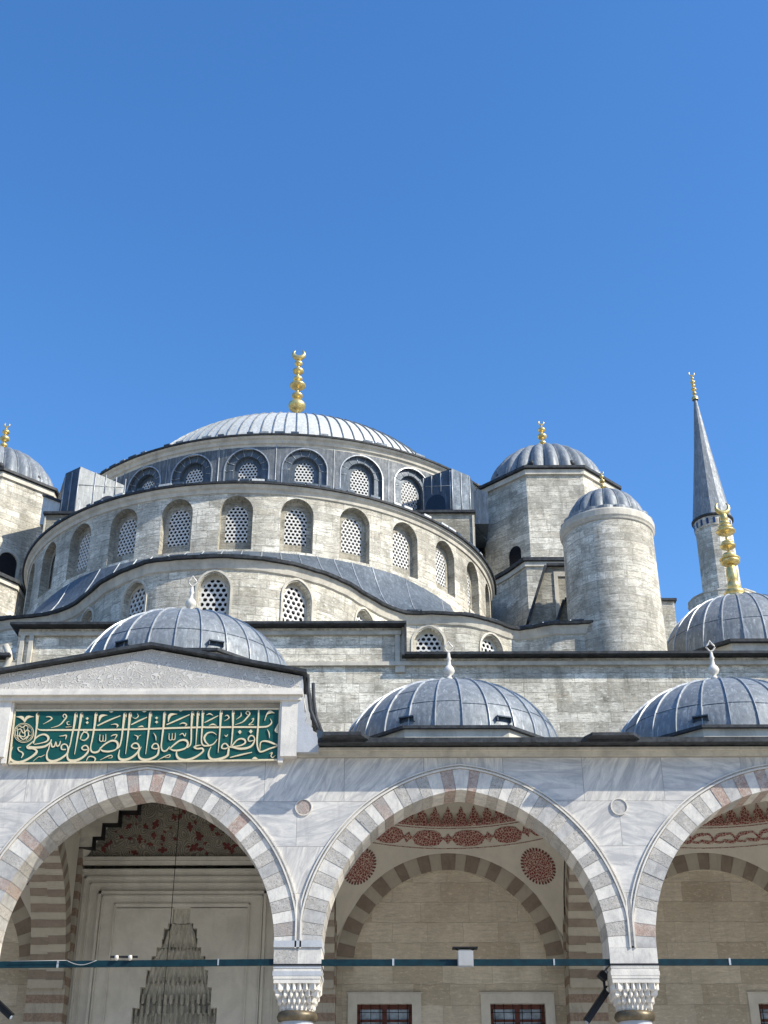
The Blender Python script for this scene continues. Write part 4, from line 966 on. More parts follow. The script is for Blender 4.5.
# lower tier: undulating wall of the exedrae -------------------------
PL = [(-19,40.4),(-17,40.2),(-15.4,40.0),(-14.5,39.85),(-13.4,39.61),(-12.67,39.45),(-11.89,39.29),(-11.38,39.0),(-10.77,38.57),(-10.05,37.71),(-9.24,36.59),(-8.25,35.73),(-7.34,35.18),(-5.94,34.95),(-4.65,34.99),(-3.47,35.28),(-2.45,35.92),(-1.5,36.77),(-.85,37.75),(-.43,38.36),(-.03,38.81),(.5,39.17),(1.59,39.23),(2.78,39.49),(3.67,40.08),(4.27,40.6),(4.73,40.48),(5.63,40.09),(8.0,40.0)]
def dense(P, m=5):
    D = []
    for i in range(len(P)-1):
        p0, p1, p2, p3 = P[max(0, i-1)], P[i], P[i+1], P[min(len(P)-1, i+2)]
        for k in range(m):
            t = k/m; D.append(tuple(.5*((2*b)+(-a+c)*t+(2*a-5*b+4*c-d)*t*t+(-a+3*b-3*c+d)*t**3) for a, b, c, d in zip(p0, p1, p2, p3)))
    D.append(P[-1]); return D
PD = dense(PL)
CUM = [0]
for a, b in zip(PD, PD[1:]): CUM.append(CUM[-1]+hypot(b[0]-a[0], b[1]-a[1]))
def pmap(s, z, d):
    s = max(0, min(CUM[-1]-1e-6, s)); i = 0
    import bisect
    i = min(len(PD)-2, max(0, bisect.bisect_right(CUM, s)-1))
    t = (s-CUM[i])/(CUM[i+1]-CUM[i])
    def nr(j):
        a, b = PD[max(0, j-1)], PD[min(len(PD)-1, j+1)]; v = Vector((b[0]-a[0], b[1]-a[1])).normalized(); return Vector((v.y, -v.x))
    n = (nr(i)*(1-t)+nr(i+1)*t).normalized(); x = PD[i][0]+(PD[i+1][0]-PD[i][0])*t; y = PD[i][1]+(PD[i+1][1]-PD[i][1])*t
    dd = d+.22; return (x-n.x*dd, y-n.y*dd, z)
def s_at(x):
    for i in range(len(PD)-1):
        if PD[i][0] <= x <= PD[i+1][0]: return CUM[i]+(CUM[i+1]-CUM[i])*(x-PD[i][0])/(PD[i+1][0]-PD[i][0])
WX = [-16.4, -14.35, -12.1, -10.15, -8.16, -5.47, -2.84, -.74, 1.22, 3.50]
ws = [s_at(x) for x in WX]
mb = MB(); bounds = [0]+[(a+b)/2 for a, b in zip(ws, ws[1:])]+[CUM[-1]]
for i, s in enumerate(ws):
    panel(mb, pmap, bounds[i], bounds[i+1], 15.8, 19.02, (s, 17.0, .50, 18.18, .56), .20, 0, n=14, ds=.3)
    annulus(mb, pmap, (s, 17.0, .50, 18.18, .56), (s, 17.08, .42, 18.16, .44), .20, 1, n=14)
ex = rel(mb.build('exedra_wall', ['lime', 'trim']), mosque)
for i, s in enumerate(ws):
    p = pmap(s, 17.06, .215); q = pmap(s+.1, 17.06, .215); a = atan2(q[1]-p[1], q[0]-p[0])
    place_window(ex, 'low', (.84, 1.54, .44, .185, .068), p, a)
    mb = MB(); P = [(s-.56, 17.0)]+[(s+x, z) for x, z in arch(.56, 18.18, .64, 14)]+[(s+.56, 17.0)]
    bead(mb, pmap, P, .07, .04); rel(mb.build('window_surround', 'trim'), ex)
mb = MB()
def run(mb, z0, z1, o0, o1, mat, smax=CUM[-1]):    # moulding band following the wall
    n = 150
    for i in range(n):
        a, b = smax*i/n, smax*(i+1)/n
        J = lambda s: .010*sin(s*2.1)+.008*sin(s*5.3+1)+.006*sin(s*11.7)
        mb.face([pmap(a,z0+J(a),-o0), pmap(b,z0+J(b),-o0), pmap(b,z1+J(b),-o1), pmap(a,z1+J(a),-o1)], mat)
run(mb, 18.82, 18.86, 0, .06, 0); run(mb, 18.86, 19.0, .06, .10, 0); run(mb, 19.0, 19.14, .10, .16, 0); run(mb, 19.14, 19.141, .16, 0, 0)
rel(mb.build('cornice', 'trim'), ex)
mb = MB(); run(mb, 19.15, 19.151, -.4, .26, 0); run(mb, 19.15, 19.235, .26, .28, 0); run(mb, 19.235, 19.24, .28, -.2, 0)
rel(mb.build('lead_eave', 'edge'), ex)
# lead roof from the undulating eave up to the half-dome wall
SC = (AX, 48.3); SR = 9.48
mb = MB(); n = 130; rows = 5
def top_pt(s):
    p = pmap(s, 0, 0); th = atan2(p[0]-SC[0], SC[1]-p[1]); w_ = max(0, min(1, (abs(th)-.55)/.25)); th = th*(1+.45*w_*w_*(3-2*w_)); th = max(-1.5, min(1.5, th)); at = abs(th)
    zt = 21.36 if at < .62 else max(19.25, 21.36-(at-.62)*1.1-(max(0, at-.95))*12.0)
    return Vector((SC[0]+(SR-.02)*sin(th), SC[1]-(SR-.02)*cos(th), zt))
G = []
for i in range(n+1):
    s = CUM[-1]*i/n; a = Vector(pmap(s, 19.27, -.20)); b = top_pt(s); r_ = []
    for k in range(rows+1):
        t = k/rows; q = a.lerp(b, t); q.z = a.z+(b.z-a.z)*(t**1.7); r_.append(q)
    G.append(r_)
for i in range(n):
    for k in range(rows): mb.face([G[i][k], G[i+1][k], G[i+1][k+1], G[i][k+1]], 0, None, True)
for i in range(2, n, 4):
    mb.tube([p+Vector((0,0,.015)) for p in G[i]], .022, 4, 1, smooth=False)
rel(mb.build('exedra_roof', ['leadroof', 'seam']), mosque)
for i in range(30):              # little folded lead pieces lying along the eave
    mb = MB()
    s = CUM[-1]*(i+.5)/30+random.uniform(-.1, .1)
    if random.random() < .25: continue
    L = random.uniform(.18, .36); P = [pmap(s-L, 19.30, .0), pmap(s+L, 19.30, .0), pmap(s+L, 19.40, -.02), pmap(s-L, 19.40, -.02)]; Q = [pmap(s-L, 19.30, .2), pmap(s+L, 19.30, .2), pmap(s+L, 19.40, .2), pmap(s-L, 19.40, .2)]
    mb.face(P, 0); mb.face([P[3], P[2], Q[2], Q[3]], 1); mb.face([P[0], Q[0], Q[3], P[3]], 0); mb.face([P[1], Q[1], Q[2], P[2]], 0)
    rel(mb.build('lead_flashing', ['leaddark', 'leadlight']), mosque)

# half-dome drum ------------------------------------------------------
mpS = circ(SC[0], SC[1], SR)
mb = MB(); ks = list(range(-6, 7)); angs_ = [radians(12.85*k) for k in ks]
for k, a in zip(ks, angs_):
    s = SR*a; ps = SR*radians(12.85)/2
    op1 = (s, 21.42, .58, 22.93, .61); op2 = (s, 21.84, .40, 22.84, .43)
    panel(mb, mpS, s-ps, s+ps, 19.0, 23.62, op1, .30, 0, rmat=1, n=16, ds=.4)
    annulus(mb, mpS, op1, op2, .30, 1, n=16)
    if abs(k) > 5 or k == -4: mb.face([mpS(x, z, .36) for x, z in outline(op2, 16)], 1)
sd = rel(mb.build('half_dome_drum', ['lime', 'limeshade']), mosque)
for k, a in zip(ks, angs_):
    if abs(k) > 5 or k == -4: continue
    p = mpS(SR*a, 21.82, .32); place_window(sd, 'mid', (.82, 1.48, .45, .150, .056), p, a)
mb = MB(); A0, A1 = -pi/2-radians(88), -pi/2+radians(88)
mb.lathe(SC[0], SC[1], [(SR-.05,23.60), (SR+.05,23.62), (SR+.08,23.74), (SR+.16,23.80), (SR+.20,23.90), (SR-.2,23.90)], 120, 0, A0, A1, False)
rel(mb.build('cornice', 'trim'), sd)
mb = MB(); mb.lathe(SC[0], SC[1], [(SR+.1,23.905), (SR+.27,23.905), (SR+.28,23.975), (SR-.1,24.0)], 120, 0, A0, A1, False)
rel(mb.build('lead_eave', 'edge'), sd)
for i in range(60):
    mb = MB(); a = -pi/2+radians(-84+168*i/59)
    if random.random() < .35: continue
    r = SR+.12; L = random.uniform(.10, .24)
    c = Vector((SC[0]+r*cos(a), SC[1]+r*sin(a), 24.06)); t = Vector((-sin(a), cos(a), 0)); nn = Vector((cos(a), sin(a), 0))
    mb.obox(c, t*L, nn*.10, Vector((0,0,.04)), random.choice((0, 1, 1)))
    rel(mb.build('lead_flashing', ['leadlight', 'leaddark']), sd)
mb = MB(); mb.lathe(SC[0], SC[1], [(SR+.1,24.02), (8.2,24.7), (6.5,25.6), (4.5,26.7), (2.5,27.6), (.2,28.1)], 64, 0, A0-.03, A1+.03)
rel(mb.build('half_dome', 'lead'), mosque)

# great drum and dome ---------------------------------------------------
DC = (AX, 60.8); DR = 11.72; mpD = circ(DC[0], DC[1], DR)
mb = MB(); pd_ = radians(360/28)
wa = [radians(7.4)+pd_*k for k in range(-10, 10)]
for a in wa:
    s = DR*a; ps = DR*pd_/2; op1 = (s, 28.9, 1.0, 30.75, 1.04); op2 = (s, 29.75, .44, 30.78, .47)
    opm = (s, 29.2, .66, 30.78, .70)
    panel(mb, mpD, s-ps, s+ps, 27.0, 32.0, op1, .14, 0, rmat=1, n=18, ds=.6)
    annulus(mb, mpD, op1, opm, .14, 1, n=18); reveal(mb, mpD, opm, .14, .34, 1)
    annulus(mb, mpD, opm, op2, .34, 1, n=18)
    panel(mb, lambda s_, z_, d_: mpD(s_, z_, d_), s-.30, s+.30, 29.0, 29.2, (s, 29.0, .01, 29.05, .02), .01, 1, n=2)
dd = rel(mb.build('dome_drum', ['tier', 'leadroof', 'lead']), mosque)
mb = MB()
for a in wa:
    s = DR*a
    O = arch(1.0, 30.75, 1.04, 14)
    for i in range(0, len(O), 2):             # folded seams fanning over each hood
        x, z = O[i]; k = .47
        mb.tube([mpD(s+x, z, .0), mpD(s+x*.985, z-.01, .07), mpD(s+x*.97, z-.02, .135)], .018, 4, 0)
        mb.tube([mpD(s+x*.97, 30.75+(z-30.75)*.97, .135), mpD(s+x*.67, 30.78+(z-30.75)*.67, .135)], .018, 4, 0)
    bead(mb, lambda s_, z_, d_: mpD(s+s_, z_, d_), [(-1.02,28.9)]+arch(1.02, 30.75, 1.06, 24)+[(1.02,28.9)], .05, .03, 0)
    for x in (-1.315,): mb.tube([mpD(s+x, 28.0, -.005), mpD(s+x, 31.98, -.005)], .022, 4, 0)
rel(mb.build('lead_seams', 'seam'), dd)
for a in wa:
    if abs(a) > radians(75): continue
    p = mpD(DR*a, 29.73, .355); place_window(dd, 'high', (.90, 1.55, .48, .165, .060), p, a)
mb = MB(); mb.lathe(DC[0], DC[1], [(DR-.02,31.75), (DR+.02,31.98), (DR+.10,32.02), (DR+.14,32.16), (DR+.24,32.22), (DR+.28,32.30), (DR-.2,32.30)], 160, 0, smooth=False)
rel(mb.build('cornice', 'trim'), dd)
mb = MB(); mb.lathe(DC[0], DC[1], [(DR+.2,32.305), (DR+.34,32.305), (DR+.35,32.385), (DR,32.42), (9.55,33.0)], 160, 0, smooth=False)
rel(mb.build('lead_eave', 'edge'), dd)
for i in range(55, 110):
    mb = MB()
    if random.random() < .4: continue
    a = 2*pi*i/110; r = DR+.14; t = Vector((-sin(a), cos(a), 0)); nn = Vector((cos(a), sin(a), 0))
    mb.obox(Vector((DC[0]+r*cos(a), DC[1]+r*sin(a), 32.49)), t*random.uniform(.14,.27), nn*.12, Vector((0,0,.05)), random.choice((0,1)))
    rel(mb.build('lead_flashing', ['leaddark', 'lead']), dd)
gd = lead_dome('great_dome', DC[0], DC[1], 32.55, 9.5, 6.25, 100, ['leadlight', 'lead', 'lead'], None, seamw=.045, seamh=.06, laps=False)
rel(gd, mosque)
finial_gold(gd, 0, 0, 6.1, 7.2, [(.10,.45,.42), (.25,.26,.30), (.44,.43,.36), (.535,.26,.18), (.634,.40,.20), (.70,.20,.16), (.775,.26,.16), (.85,.17,.14)], .085, .028, .905)

# weight towers -----------------------------------------------------------
def melon_dome(parent, name, cx, cy, z, a, b, nl, fin):
    mb = MB(); prof = [(a*cos(pi/2*i/16), b*sin(pi/2*i/16)) for i in range(17)]; prof[-1] = (.001, b)
    lob = lambda t: 1+.10*abs(cos(t*nl/2))-.05
    mb.lathe(0, 0, prof, nl*8, 0, lob=lob)
    for j in range(nl):
        th = 2*pi*(j+.5)/nl
        mb.tube([(r*.955*cos(th), r*.955*sin(th), q+.01) for r, q in prof[:-1]], .022, 4, 1)
    o = mb.build(name, ['lead', 'leaddark']); rel_ = Vector((cx, cy, z)); o.location = rel_; rel(o, parent)
    fin(o, b); return o
towers = []
for sx, tcx in ((1, 7.52), (-1, -19.5)):
    tcy = 54.2; ap = 3.2
    mb = MB(); mb.prism(octagon(tcx, tcy, ap), 15.9, 31.72, 0)
    tw = rel(mb.build('weight_tower', 'lime'), mosque)
    mb = MB(); mb.prism(octagon(tcx, tcy, ap+.10), 31.45, 31.70, 0); rel(mb.build('cornice', 'trim'), tw)
    mb = MB(); mb.prism(octagon(tcx, tcy, ap+.22), 31.73, 31.86, 0); rel(mb.build('lead_eave', 'edge'), tw)
    md = melon_dome(mosque, 'tower_dome', tcx, tcy, 31.88, 2.82, 2.75, 24, lambda o, b: finial_gold(o, 0, 0, b-.05, 1.95, [(.08,.30,.2), (.30,.14,.12), (.50,.20,.15), (.70,.15,.12)], .13, .06))
    for th in (-.35, .35, 1.05, -1.05):
        mb = MB(); mb.lathe(0, 0, [(.0,.18), (.13,.12), (.17,0), (.13,-.12), (0,-.18)], 12, 0)
        v = mb.build('knob', 'edge'); v.parent = md; v.location = (2.75*sin(th), -2.75*cos(th), .55)
    def mx(x): return tcx+sx*(x-7.52)
    base = [(mx(4.25),49.6), (mx(4.95),48.6), (mx(5.55),47.5), (mx(9.2),47.5), (mx(11.2),49.5), (mx(11.2),57), (mx(4.25),57)]
    if sx < 0: base = base[::-1]
    mb = MB(); zt = [25.15 if p[1] != 49.6 else 24.95 for p in base]
    mb.prism(base, 15.9, 25.2, 0); tb = rel(mb.build('tower_base', 'lime'), mosque)
    def grow(P, d):
        c = Vector((sum(p[0] for p in P)/len(P), sum(p[1] for p in P)/len(P)))
        return [(p[0]+(p[0]-c.x)/abs(p[0]-c.x+1e-9)*d*.8, p[1]+(-d if p[1] < c.y else d)) for p in P]
    mb = MB(); mb.prism(grow(base, .16), 25.21, 25.36, 0); rel(mb.build('lead_coping', 'edge'), tb)
    mb = MB(); mb.prism(grow(base, .07), 24.98, 25.19, 0); rel(mb.build('cornice', 'trim'), tb)
    towers.append((tw, tb))
# small arched opening on the left tower, dark slit on the right one
def opening(parent, c, rz, w, h, frame=True):
    mb = MB(); hw = w/2
    O = [(-hw,0)]+arch(hw, h-hw*1.02, hw*1.02, 12)+[(hw,0)]; O2 = [(-hw-.14,-.02)]+arch(hw+.14, h-hw*1.02, hw*1.02+.14, 12)+[(hw+.14,-.02)]
    mb.face([(x,-.02,z) for x, z in O], 0)  # flat near-black panel stands for the dark inside
    if frame:
        for i in range(len(O)-1):
            mb.face([(O[i][0],-.10,O[i][1]), (O[i+1][0],-.10,O[i+1][1]), (O2[i+1][0],-.10,O2[i+1][1]), (O2[i][0],-.10,O2[i][1])], 1)
            mb.face([(O[i][0],-.10,O[i][1]), (O[i+1][0],-.10,O[i+1][1]), (O[i+1][0],0,O[i+1][1]), (O[i][0],0,O[i][1])], 1)
            mb.face([(O2[i][0],-.10,O2[i][1]), (O2[i+1][0],-.10,O2[i+1][1]), (O2[i+1][0],0,O2[i+1][1]), (O2[i][0],0,O2[i][1])], 1)
    o = mb.build('opening', ['void', 'trim']); o.location = c; o.rotation_euler = (0, 0, rz); rel(o, parent); return o
opening(towers[1][0], (-17.53, 51.64, 26.45), pi/4, .95, 1.35)
opening(towers[0][0], (5.57, 51.63, 27.05), -pi/4, .70, 1.0, False)

# raking buttress blocks around the round tower
for poly, yf, yb_ in (([(5.12,15.9), (5.12,20.9), (5.92,23.25), (8.6,23.25), (8.6,15.9)], 44.0, 47.4), ([(5.95,15.9), (5.98,20.2), (6.32,21.15), (8.4,21.2), (8.4,15.9)], 42.6, 43.9)):
    mb = MB(); mb.extrude_xz(poly, yf, yb_, 0); bk = rel(mb.build('buttress_block', 'limeshade'), mosque)
    mb = MB()
    for a, b in zip(poly[1:4], poly[2:4]):
        L = hypot(b[0]-a[0], b[1]-a[1]); nx, nz = -(b[1]-a[1])/L*.10, (b[0]-a[0])/L*.10
        mb.extrude_xz([(a[0],a[1]), (b[0],b[1]), (b[0]+nx,b[1]+nz), (a[0]+nx,a[1]+nz)], yf-.14, yb_, 0)
    rel(mb.build('lead_coping', 'edge'), bk)
    mb = MB(); p1 = poly[2]; mb.box(p1[0]+.25, poly[3][0], yf-.05, yf-.002, p1[1]-.42, p1[1]-.22, 0); mb.box(p1[0]+.25, p1[0]+.40, yf-.05, yf-.002, 16, p1[1]-.422, 0)
    rel(mb.build('wall_moulding', 'trim'), bk)

# round stair tower
mb = MB(); RC = (7.86, 41.3)
mb.lathe(RC[0], RC[1], [(1.70,15.9), (1.63,23.0)], 64, 0, smooth=True)
rt = rel(mb.build('round_tower', 'lime'), mosque)
mb = MB(); mb.lathe(RC[0], RC[1], [(1.60,23.00), (1.66,23.06), (1.68,23.12), (1.72,23.18), (1.725,23.40), (1.70,23.46), (1.50,23.56)], 64, 0, smooth=False)
rel(mb.build('cornice', 'trim'), rt)
mb = MB(); mb.lathe(RC[0], RC[1], [(1.60,23.46), (1.60,23.59), (1.45,23.68), (1.2,23.76)], 96, 0, lob=lambda t: 1+.055*abs(cos(9*t)), smooth=False)
rel(mb.build('lead_collar', 'lead'), rt)
melon_dome(rt, 'tower_cap', RC[0], RC[1], 23.62, 1.36, 1.36, 16, lambda o, b: finial_gold(o, 0, 0, b-.04, 1.0, [(.06,.10,.08), (.32,.06,.06), (.55,.08,.07), (.75,.05,.05)], .14, .07))

# lead-clad buttresses leaning on the drum, and the walls that carry them
for fp, zt, nm in (([(1.4,50.35), (2.68,49.6), (3.52,50.2), (4.4,52.2), (2.4,53.6)], [30.9, 31.0, 30.95, 30.2, 31.0], 1), ([(-12.2,50.3), (-13.4,53.6), (-15.9,52.2), (-14.93,50.0), (-14.12,49.4)], [30.55, 31, 30.3, 31.05, 31.05], -1)):
    mb = MB(); P = fp if nm > 0 else fp
    mb.prism(P, 28.6, 31, 0, zt)
    if nm < 0: mb.m = [1, 1, 1, 1, 0, 0, 1]  # lit face pale, turned-away faces dark: light and shade set by material
    bt = rel(mb.build('drum_buttress', ['leaddark', 'leaddark'] if nm > 0 else ['slab', 'leaddark']), mosque)
    mb = MB(); a, b = (Vector(fp[0]), Vector(fp[1])) if nm > 0 else (Vector(fp[0]), Vector(fp[4]))
    t = (b-a).normalized(); nn = Vector((t.y, -t.x)); nn = nn if nn.y < 0 else -nn
    q = lambda u, z, d=.012: (a.x+t.x*u+nn.x*d, a.y+t.y*u+nn.y*d, z)
    O = [(.10,28.6)]+[(.62+x, z) for x, z in arch(.50, 29.35, .52, 12)]+[(1.14,28.6)]
    mb.face([q(u, z) for u, z in O], 0)  # flat dark patch stands for the hollow under the arch
    rel(mb.build('arch_opening', 'void'), bt)
    mb = MB(); L = (b-a).length
    for u in (.02, .45, .92, 1.40): mb.tube([q(u, 28.9 if not .1 < u < 1.1 else 29.95, .01), q(u, 30.9, .01)], .03, 4, 0)
    mb.tube([q(.1, 30.45, .01), q(L, 30.1, .01)], .02, 4, 0)
    if nm > 0:
        c, d = Vector(fp[1]), Vector(fp[2]); t2 = (d-c).normalized(); n2 = Vector((t2.y, -t2.x))
    else:
        c, d = Vector(fp[4]), Vector(fp[3]); t2 = (d-c).normalized(); n2 = Vector((-t2.y, t2.x))
    L2 = (d-c).length
    for u in (.0, .5, .98): mb.tube([(c.x+t2.x*u*L2+n2.x*.01, c.y+t2.y*u*L2+n2.y*.01, z) for z in (28.6, 30.9)], .03, 4, 0)
    rel(mb.build('lead_seams', 'seam'), bt)
for x0, x1, zt in ((.6, 3.62, 28.55), (-15.42, -11.6, 28.55)):
    mb = MB(); mb.box(x0, x1, 49.4, 57, 20, zt, 0); mb.box(min(x1, 3.55)-.04 if x0 > 0 else -15.40, min(x1, 3.55)+.03 if x0 > 0 else -15.34, 49.34, 49.4, 20, zt-.1, 1)
    bw_ = rel(mb.build('pier_wall', ['limeshade', 'trim']), mosque)
    mb = MB(); mb.box(x0-.05, x1+.05, 49.25, 57, zt+.003, zt+.12, 0); rel(mb.build('lead_coping', 'edge'), bw_)
mb = MB(); mb.extrude_xz([(3.3,28.68), (4.35,28.68), (4.35,30.3), (3.9,30.5), (3.3,30.0)], 50.6, 53, 0)
rel(mb.build('lead_saddle', 'leaddark'), mosque)
mb = MB(); mb.extrude_xz([(-15.95,28.68), (-15.95,30.12), (-14.35,29.45), (-14.35,28.68)], 50.5, 53, 0)
sl = rel(mb.build('lead_saddle', 'leadlight'), mosque)
mb = MB(); mb.extrude_xz([(-16.0,30.14), (-15.95,30.24), (-14.2,29.50), (-14.25,29.40)], 50.4, 53, 0); rel(mb.build('lead_edge', 'edge'), sl)

# corner dome at the right, and its twin outside the frame is left out
cx, cy = 13.3, 45.0
mb = MB(); mb.prism(octagon(cx, cy, 3.15), 15.9, 19.15, 0); cd = rel(mb.build('corner_drum', 'trim'), mosque)
mb = MB(); mb.prism(octagon(cx, cy, 3.32), 19.16, 19.27, 0); rel(mb.build('lead_eave', 'edge'), cd)
dm = lead_dome('corner_dome', cx, cy, 19.29, 3.12, 2.95, 26, ['lead', 'seam', 'leaddark'], None, seamw=.05); rel(dm, mosque)
finial_gold(dm, 0, 0, 2.85, 4.65, [(.04,.50,.2), (.09,.36,.22), (.15,.22,.3), (.26,.17,.5), (.385,.33,.13), (.41,.35,.08), (.44,.22,.16), (.535,.26,.11), (.56,.20,.12), (.675,.33,.11), (.71,.24,.14), (.75,.18,.14), (.81,.10,.2)], .11, .035)
mb = MB(); mb.box(10.4, 12.0, 49.5, 52, 15.9, 24.3, 0); sb = rel(mb.build('small_turret', 'lime'), mosque)
mb = MB(); mb.box(10.4, 12.1, 49.4, 52, 24.31, 24.42, 0); rel(mb.build('lead_coping', 'edge'), sb)

# ================================================================== MINARET
minaret = thing('minaret', 'slender grey stone minaret with pointed lead cone and gilded crescent finial behind the right-hand dome', 'minaret', (22.80, 80, 0))
def addm(name, prof, n, mat, smooth=False, lob=None):
    mb = MB(); mb.lathe(0, 0, prof, n, 0, smooth=smooth, lob=lob); o = mb.build(name, mat); o.parent = minaret; return o
addm('shaft', [(2.2,0), (2.2,12), (1.75,14), (1.66,37)], 16, 'lime')
addm('upper_shaft', [(1.34,37), (1.27,43.6)], 16, 'lime')
bal = addm('balcony', [(1.6,34.6), (1.75,35.0), (1.8,35.4), (2.0,35.6), (2.05,36.1), (2.3,36.3), (2.35,36.7), (2.5,36.9), (2.5,37.1), (2.42,37.12), (2.42,38.1), (2.46,38.12), (2.46,38.2), (2.36,38.2), (2.36,37.15), (1.3,37.15)], 16, 'lime')
addm('frieze', [(1.27,43.6), (1.32,43.65), (1.33,44.35)], 24, 'lime')
addm('eave', [(1.33,44.33), (1.46,44.40), (1.47,44.5), (1.2,44.55)], 32, 'edge')
for k in range(18):
    mb = MB(); t = 2*pi*k/18; w = .085
    O = [(-w,43.75)]+arch(w, 44.12, .1, 6)+[(w,43.75)]
    mb.face([((1.338)*cos(t)-x*sin(t), 1.338*sin(t)+x*cos(t), z) for x, z in O])
    o = mb.build('tile_panel', 'tile'); o.parent = minaret
cone = addm('cone', [(1.38,44.52), (1.02,47.2), (.60,50.5), (.10,55.0)], 72, 'leaddark', False, lambda t: 1/cos(((t+pi/12) % (pi/6))-pi/12)*.97+.014*(1 if sin(36*t) > .5 else 0))
cone.data.materials[0] = M['lead']
finial_gold(minaret, 0, 0, 54.95, 2.5, [(.05,.20,.14), (.22,.11,.12), (.36,.16,.10), (.50,.11,.10), (.62,.14,.10), (.76,.08,.08)], .16, .06)

# ================================================================== FITTINGS ON THE RODS
fl = thing('floodlight', 'small square white floodlight box at the middle of the teal rod under the central arch', 'floodlight', (1.46, Y0, 6.03))
mb = MB(); mb.box(-.16, .16, -.16, -.02, -.11, .20); mb.box(-.145, .145, -.168, -.16, -.095, .185); o = mb.build('housing', 'plastic'); o.parent = fl
mb = MB(); mb.box(-.26, .26, -.12, .14, .26, .285, 0); mb.tube([(-.2,0,.27), (-.13,-.05,.20)], .015, 6, 0); mb.tube([(.2,0,.27), (.13,-.05,.20)], .015, 6, 0); mb.box(-.12, .12, -.06, .12, .201, .235, 1); o = mb.build('bracket', ['iron', 'white']); o.parent = fl
fx = thing('twin_spotlight', 'twin small spotlights on a bar sitting on the teal rod before the portal', 'spotlight', (-5.58, Y0+.04, 6.08))
mb = MB(); mb.box(-.28, .28, -.03, .03, .05, .085, 0); mb.tube([(-.15,0,-.02), (-.15,0,.06)], .014, 6, 0); mb.tube([(.15,0,-.02), (.15,0,.06)], .014, 6, 0); o = mb.build('bar', 'iron'); o.parent = fx
for x in (-.14, .14):
    mb = MB(); mb.lathe(0, 0, [(0,.0), (.03,.0), (.042,.04), (.04,.09), (0,.10)], 12, 0); o = mb.build('lamp_head', 'white'); o.parent = fx; o.location = (x, -.03, .0); o.rotation_euler = (radians(35), 0, 0)
def cctv(loc, d, label, long_):
    t = thing('security_camera', label, 'camera', loc)
    d = Vector(d).normalized(); up = Vector((0,0,1)); sd_ = d.cross(up).normalized(); w = sd_.cross(d).normalized()
    mb = MB(); mb.obox(d*long_*.45, d*long_*.45, sd_*.045, w*.05); mb.obox(d*long_*.40+w*.07, d*long_*.5, sd_*.06, w*.012); o = mb.build('housing', 'black'); o.parent = t
    mb = MB(); e = d*long_*.9; mb.tube([e, e+d*.012], .04, 12); o = mb.build('lens', 'glass'); o.parent = t
    mb = MB(); mb.tube([d*.08+w*-.02, d*-.12+w*.16, d*-.22+w*.22], .03, 8); mb.obox(d*-.2+w*.24, sd_*.09, d*.07, w*.09); o = mb.build('mount', 'iron'); o.parent = t
    return t
cctv((4.40, Y0+.5, 5.52), (-.62, -.12, -.78), 'black security camera angled down beside the right-hand capital', .85)
cctv((-8.42, Y0-.1, 5.52), (.80, -.15, -.62), 'black security camera hanging at the lower left in front of the striped pier', 1.05)
mb = MB(); mb.tube([(-5.72,33.6,12.2), (-5.73,33.6,8.0), (-5.80,33.6,4.2)], .010, 5); o = mb.build('hanging_chain', 'iron')
tag(o, 'thin dark lamp chain hanging down in front of the carved portal niche', 'chain')
mb = MB(); mb.tube([(-6.75+.62*t, Y0-.02, 6.07-.09*sin(pi*t)) for t in [k/10 for k in range(11)]], .008, 5); mb.tube([(-6.75+.62*0, Y0-.02, 6.07), (-7.9, Y0-.02, 6.055)], .007, 5); o = mb.build('loose_cable', 'plastic')
tag(o, 'thin pale cable sagging along the left teal rod', 'cable')

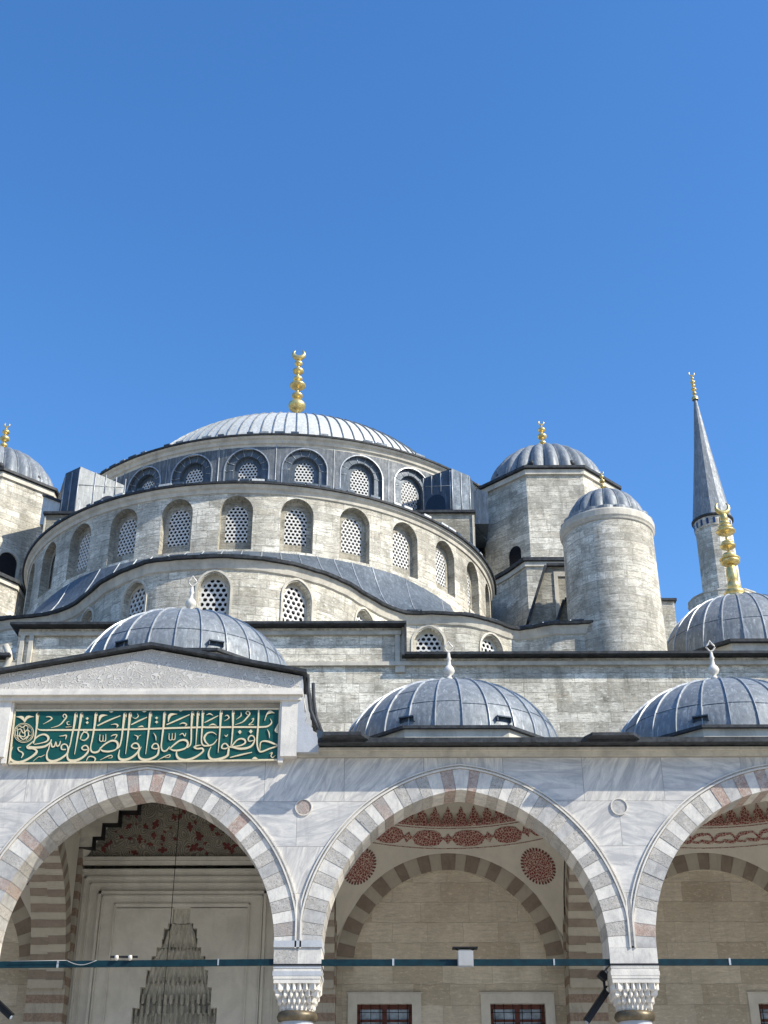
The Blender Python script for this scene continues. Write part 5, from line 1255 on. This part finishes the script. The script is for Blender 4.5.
# ================================================================== LIGHT, SKY, CAMERA
sd_vec = Vector((2.0, -1.0, 1.78)).normalized()
sun = bpy.data.lights.new('sun', 'SUN'); sun.energy = 6.0; sun.angle = radians(.53); sun.color = (1.0, .94, .82)
so = bpy.data.objects.new('sun', sun); C.objects.link(so); so.rotation_euler = sd_vec.to_track_quat('Z', 'Y').to_euler(); so.location = (60, -30, 70)
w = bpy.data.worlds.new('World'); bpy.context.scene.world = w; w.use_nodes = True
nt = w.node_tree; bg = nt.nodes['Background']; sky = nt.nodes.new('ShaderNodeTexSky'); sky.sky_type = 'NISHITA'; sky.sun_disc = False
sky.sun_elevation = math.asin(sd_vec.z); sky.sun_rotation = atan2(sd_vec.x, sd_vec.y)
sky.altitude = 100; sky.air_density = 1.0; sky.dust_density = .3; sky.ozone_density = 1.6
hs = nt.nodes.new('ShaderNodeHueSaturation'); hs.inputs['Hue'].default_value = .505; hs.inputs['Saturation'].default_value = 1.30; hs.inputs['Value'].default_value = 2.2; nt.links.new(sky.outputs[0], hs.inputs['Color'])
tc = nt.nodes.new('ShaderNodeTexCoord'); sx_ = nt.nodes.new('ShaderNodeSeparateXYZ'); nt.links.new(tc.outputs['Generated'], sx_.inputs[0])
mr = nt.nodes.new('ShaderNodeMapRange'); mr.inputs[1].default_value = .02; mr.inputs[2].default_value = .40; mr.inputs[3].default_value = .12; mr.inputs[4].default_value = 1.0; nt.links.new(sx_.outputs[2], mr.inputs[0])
mm = nt.nodes.new('ShaderNodeVectorMath'); mm.operation = 'SCALE'; nt.links.new(hs.outputs[0], mm.inputs[0]); nt.links.new(mr.outputs[0], mm.inputs[3])   # low sky dimmed to cut fill light, in place of unbuilt courtyard wings
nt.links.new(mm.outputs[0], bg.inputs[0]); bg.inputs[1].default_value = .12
cam = bpy.data.cameras.new('camera'); co = bpy.data.objects.new('camera', cam); C.objects.link(co)
cam.sensor_fit = 'VERTICAL'; cam.sensor_height = 36; cam.lens = 1271*36/1024; cam.clip_end = 2000; cam.clip_start = .1
co.location = (0, 0, 1.6); co.rotation_euler = (radians(90+28.7), 0, radians(.44))
sc = bpy.context.scene; sc.camera = co
sc.view_settings.view_transform = 'Standard'; sc.view_settings.look = 'None'; sc.view_settings.exposure = 0
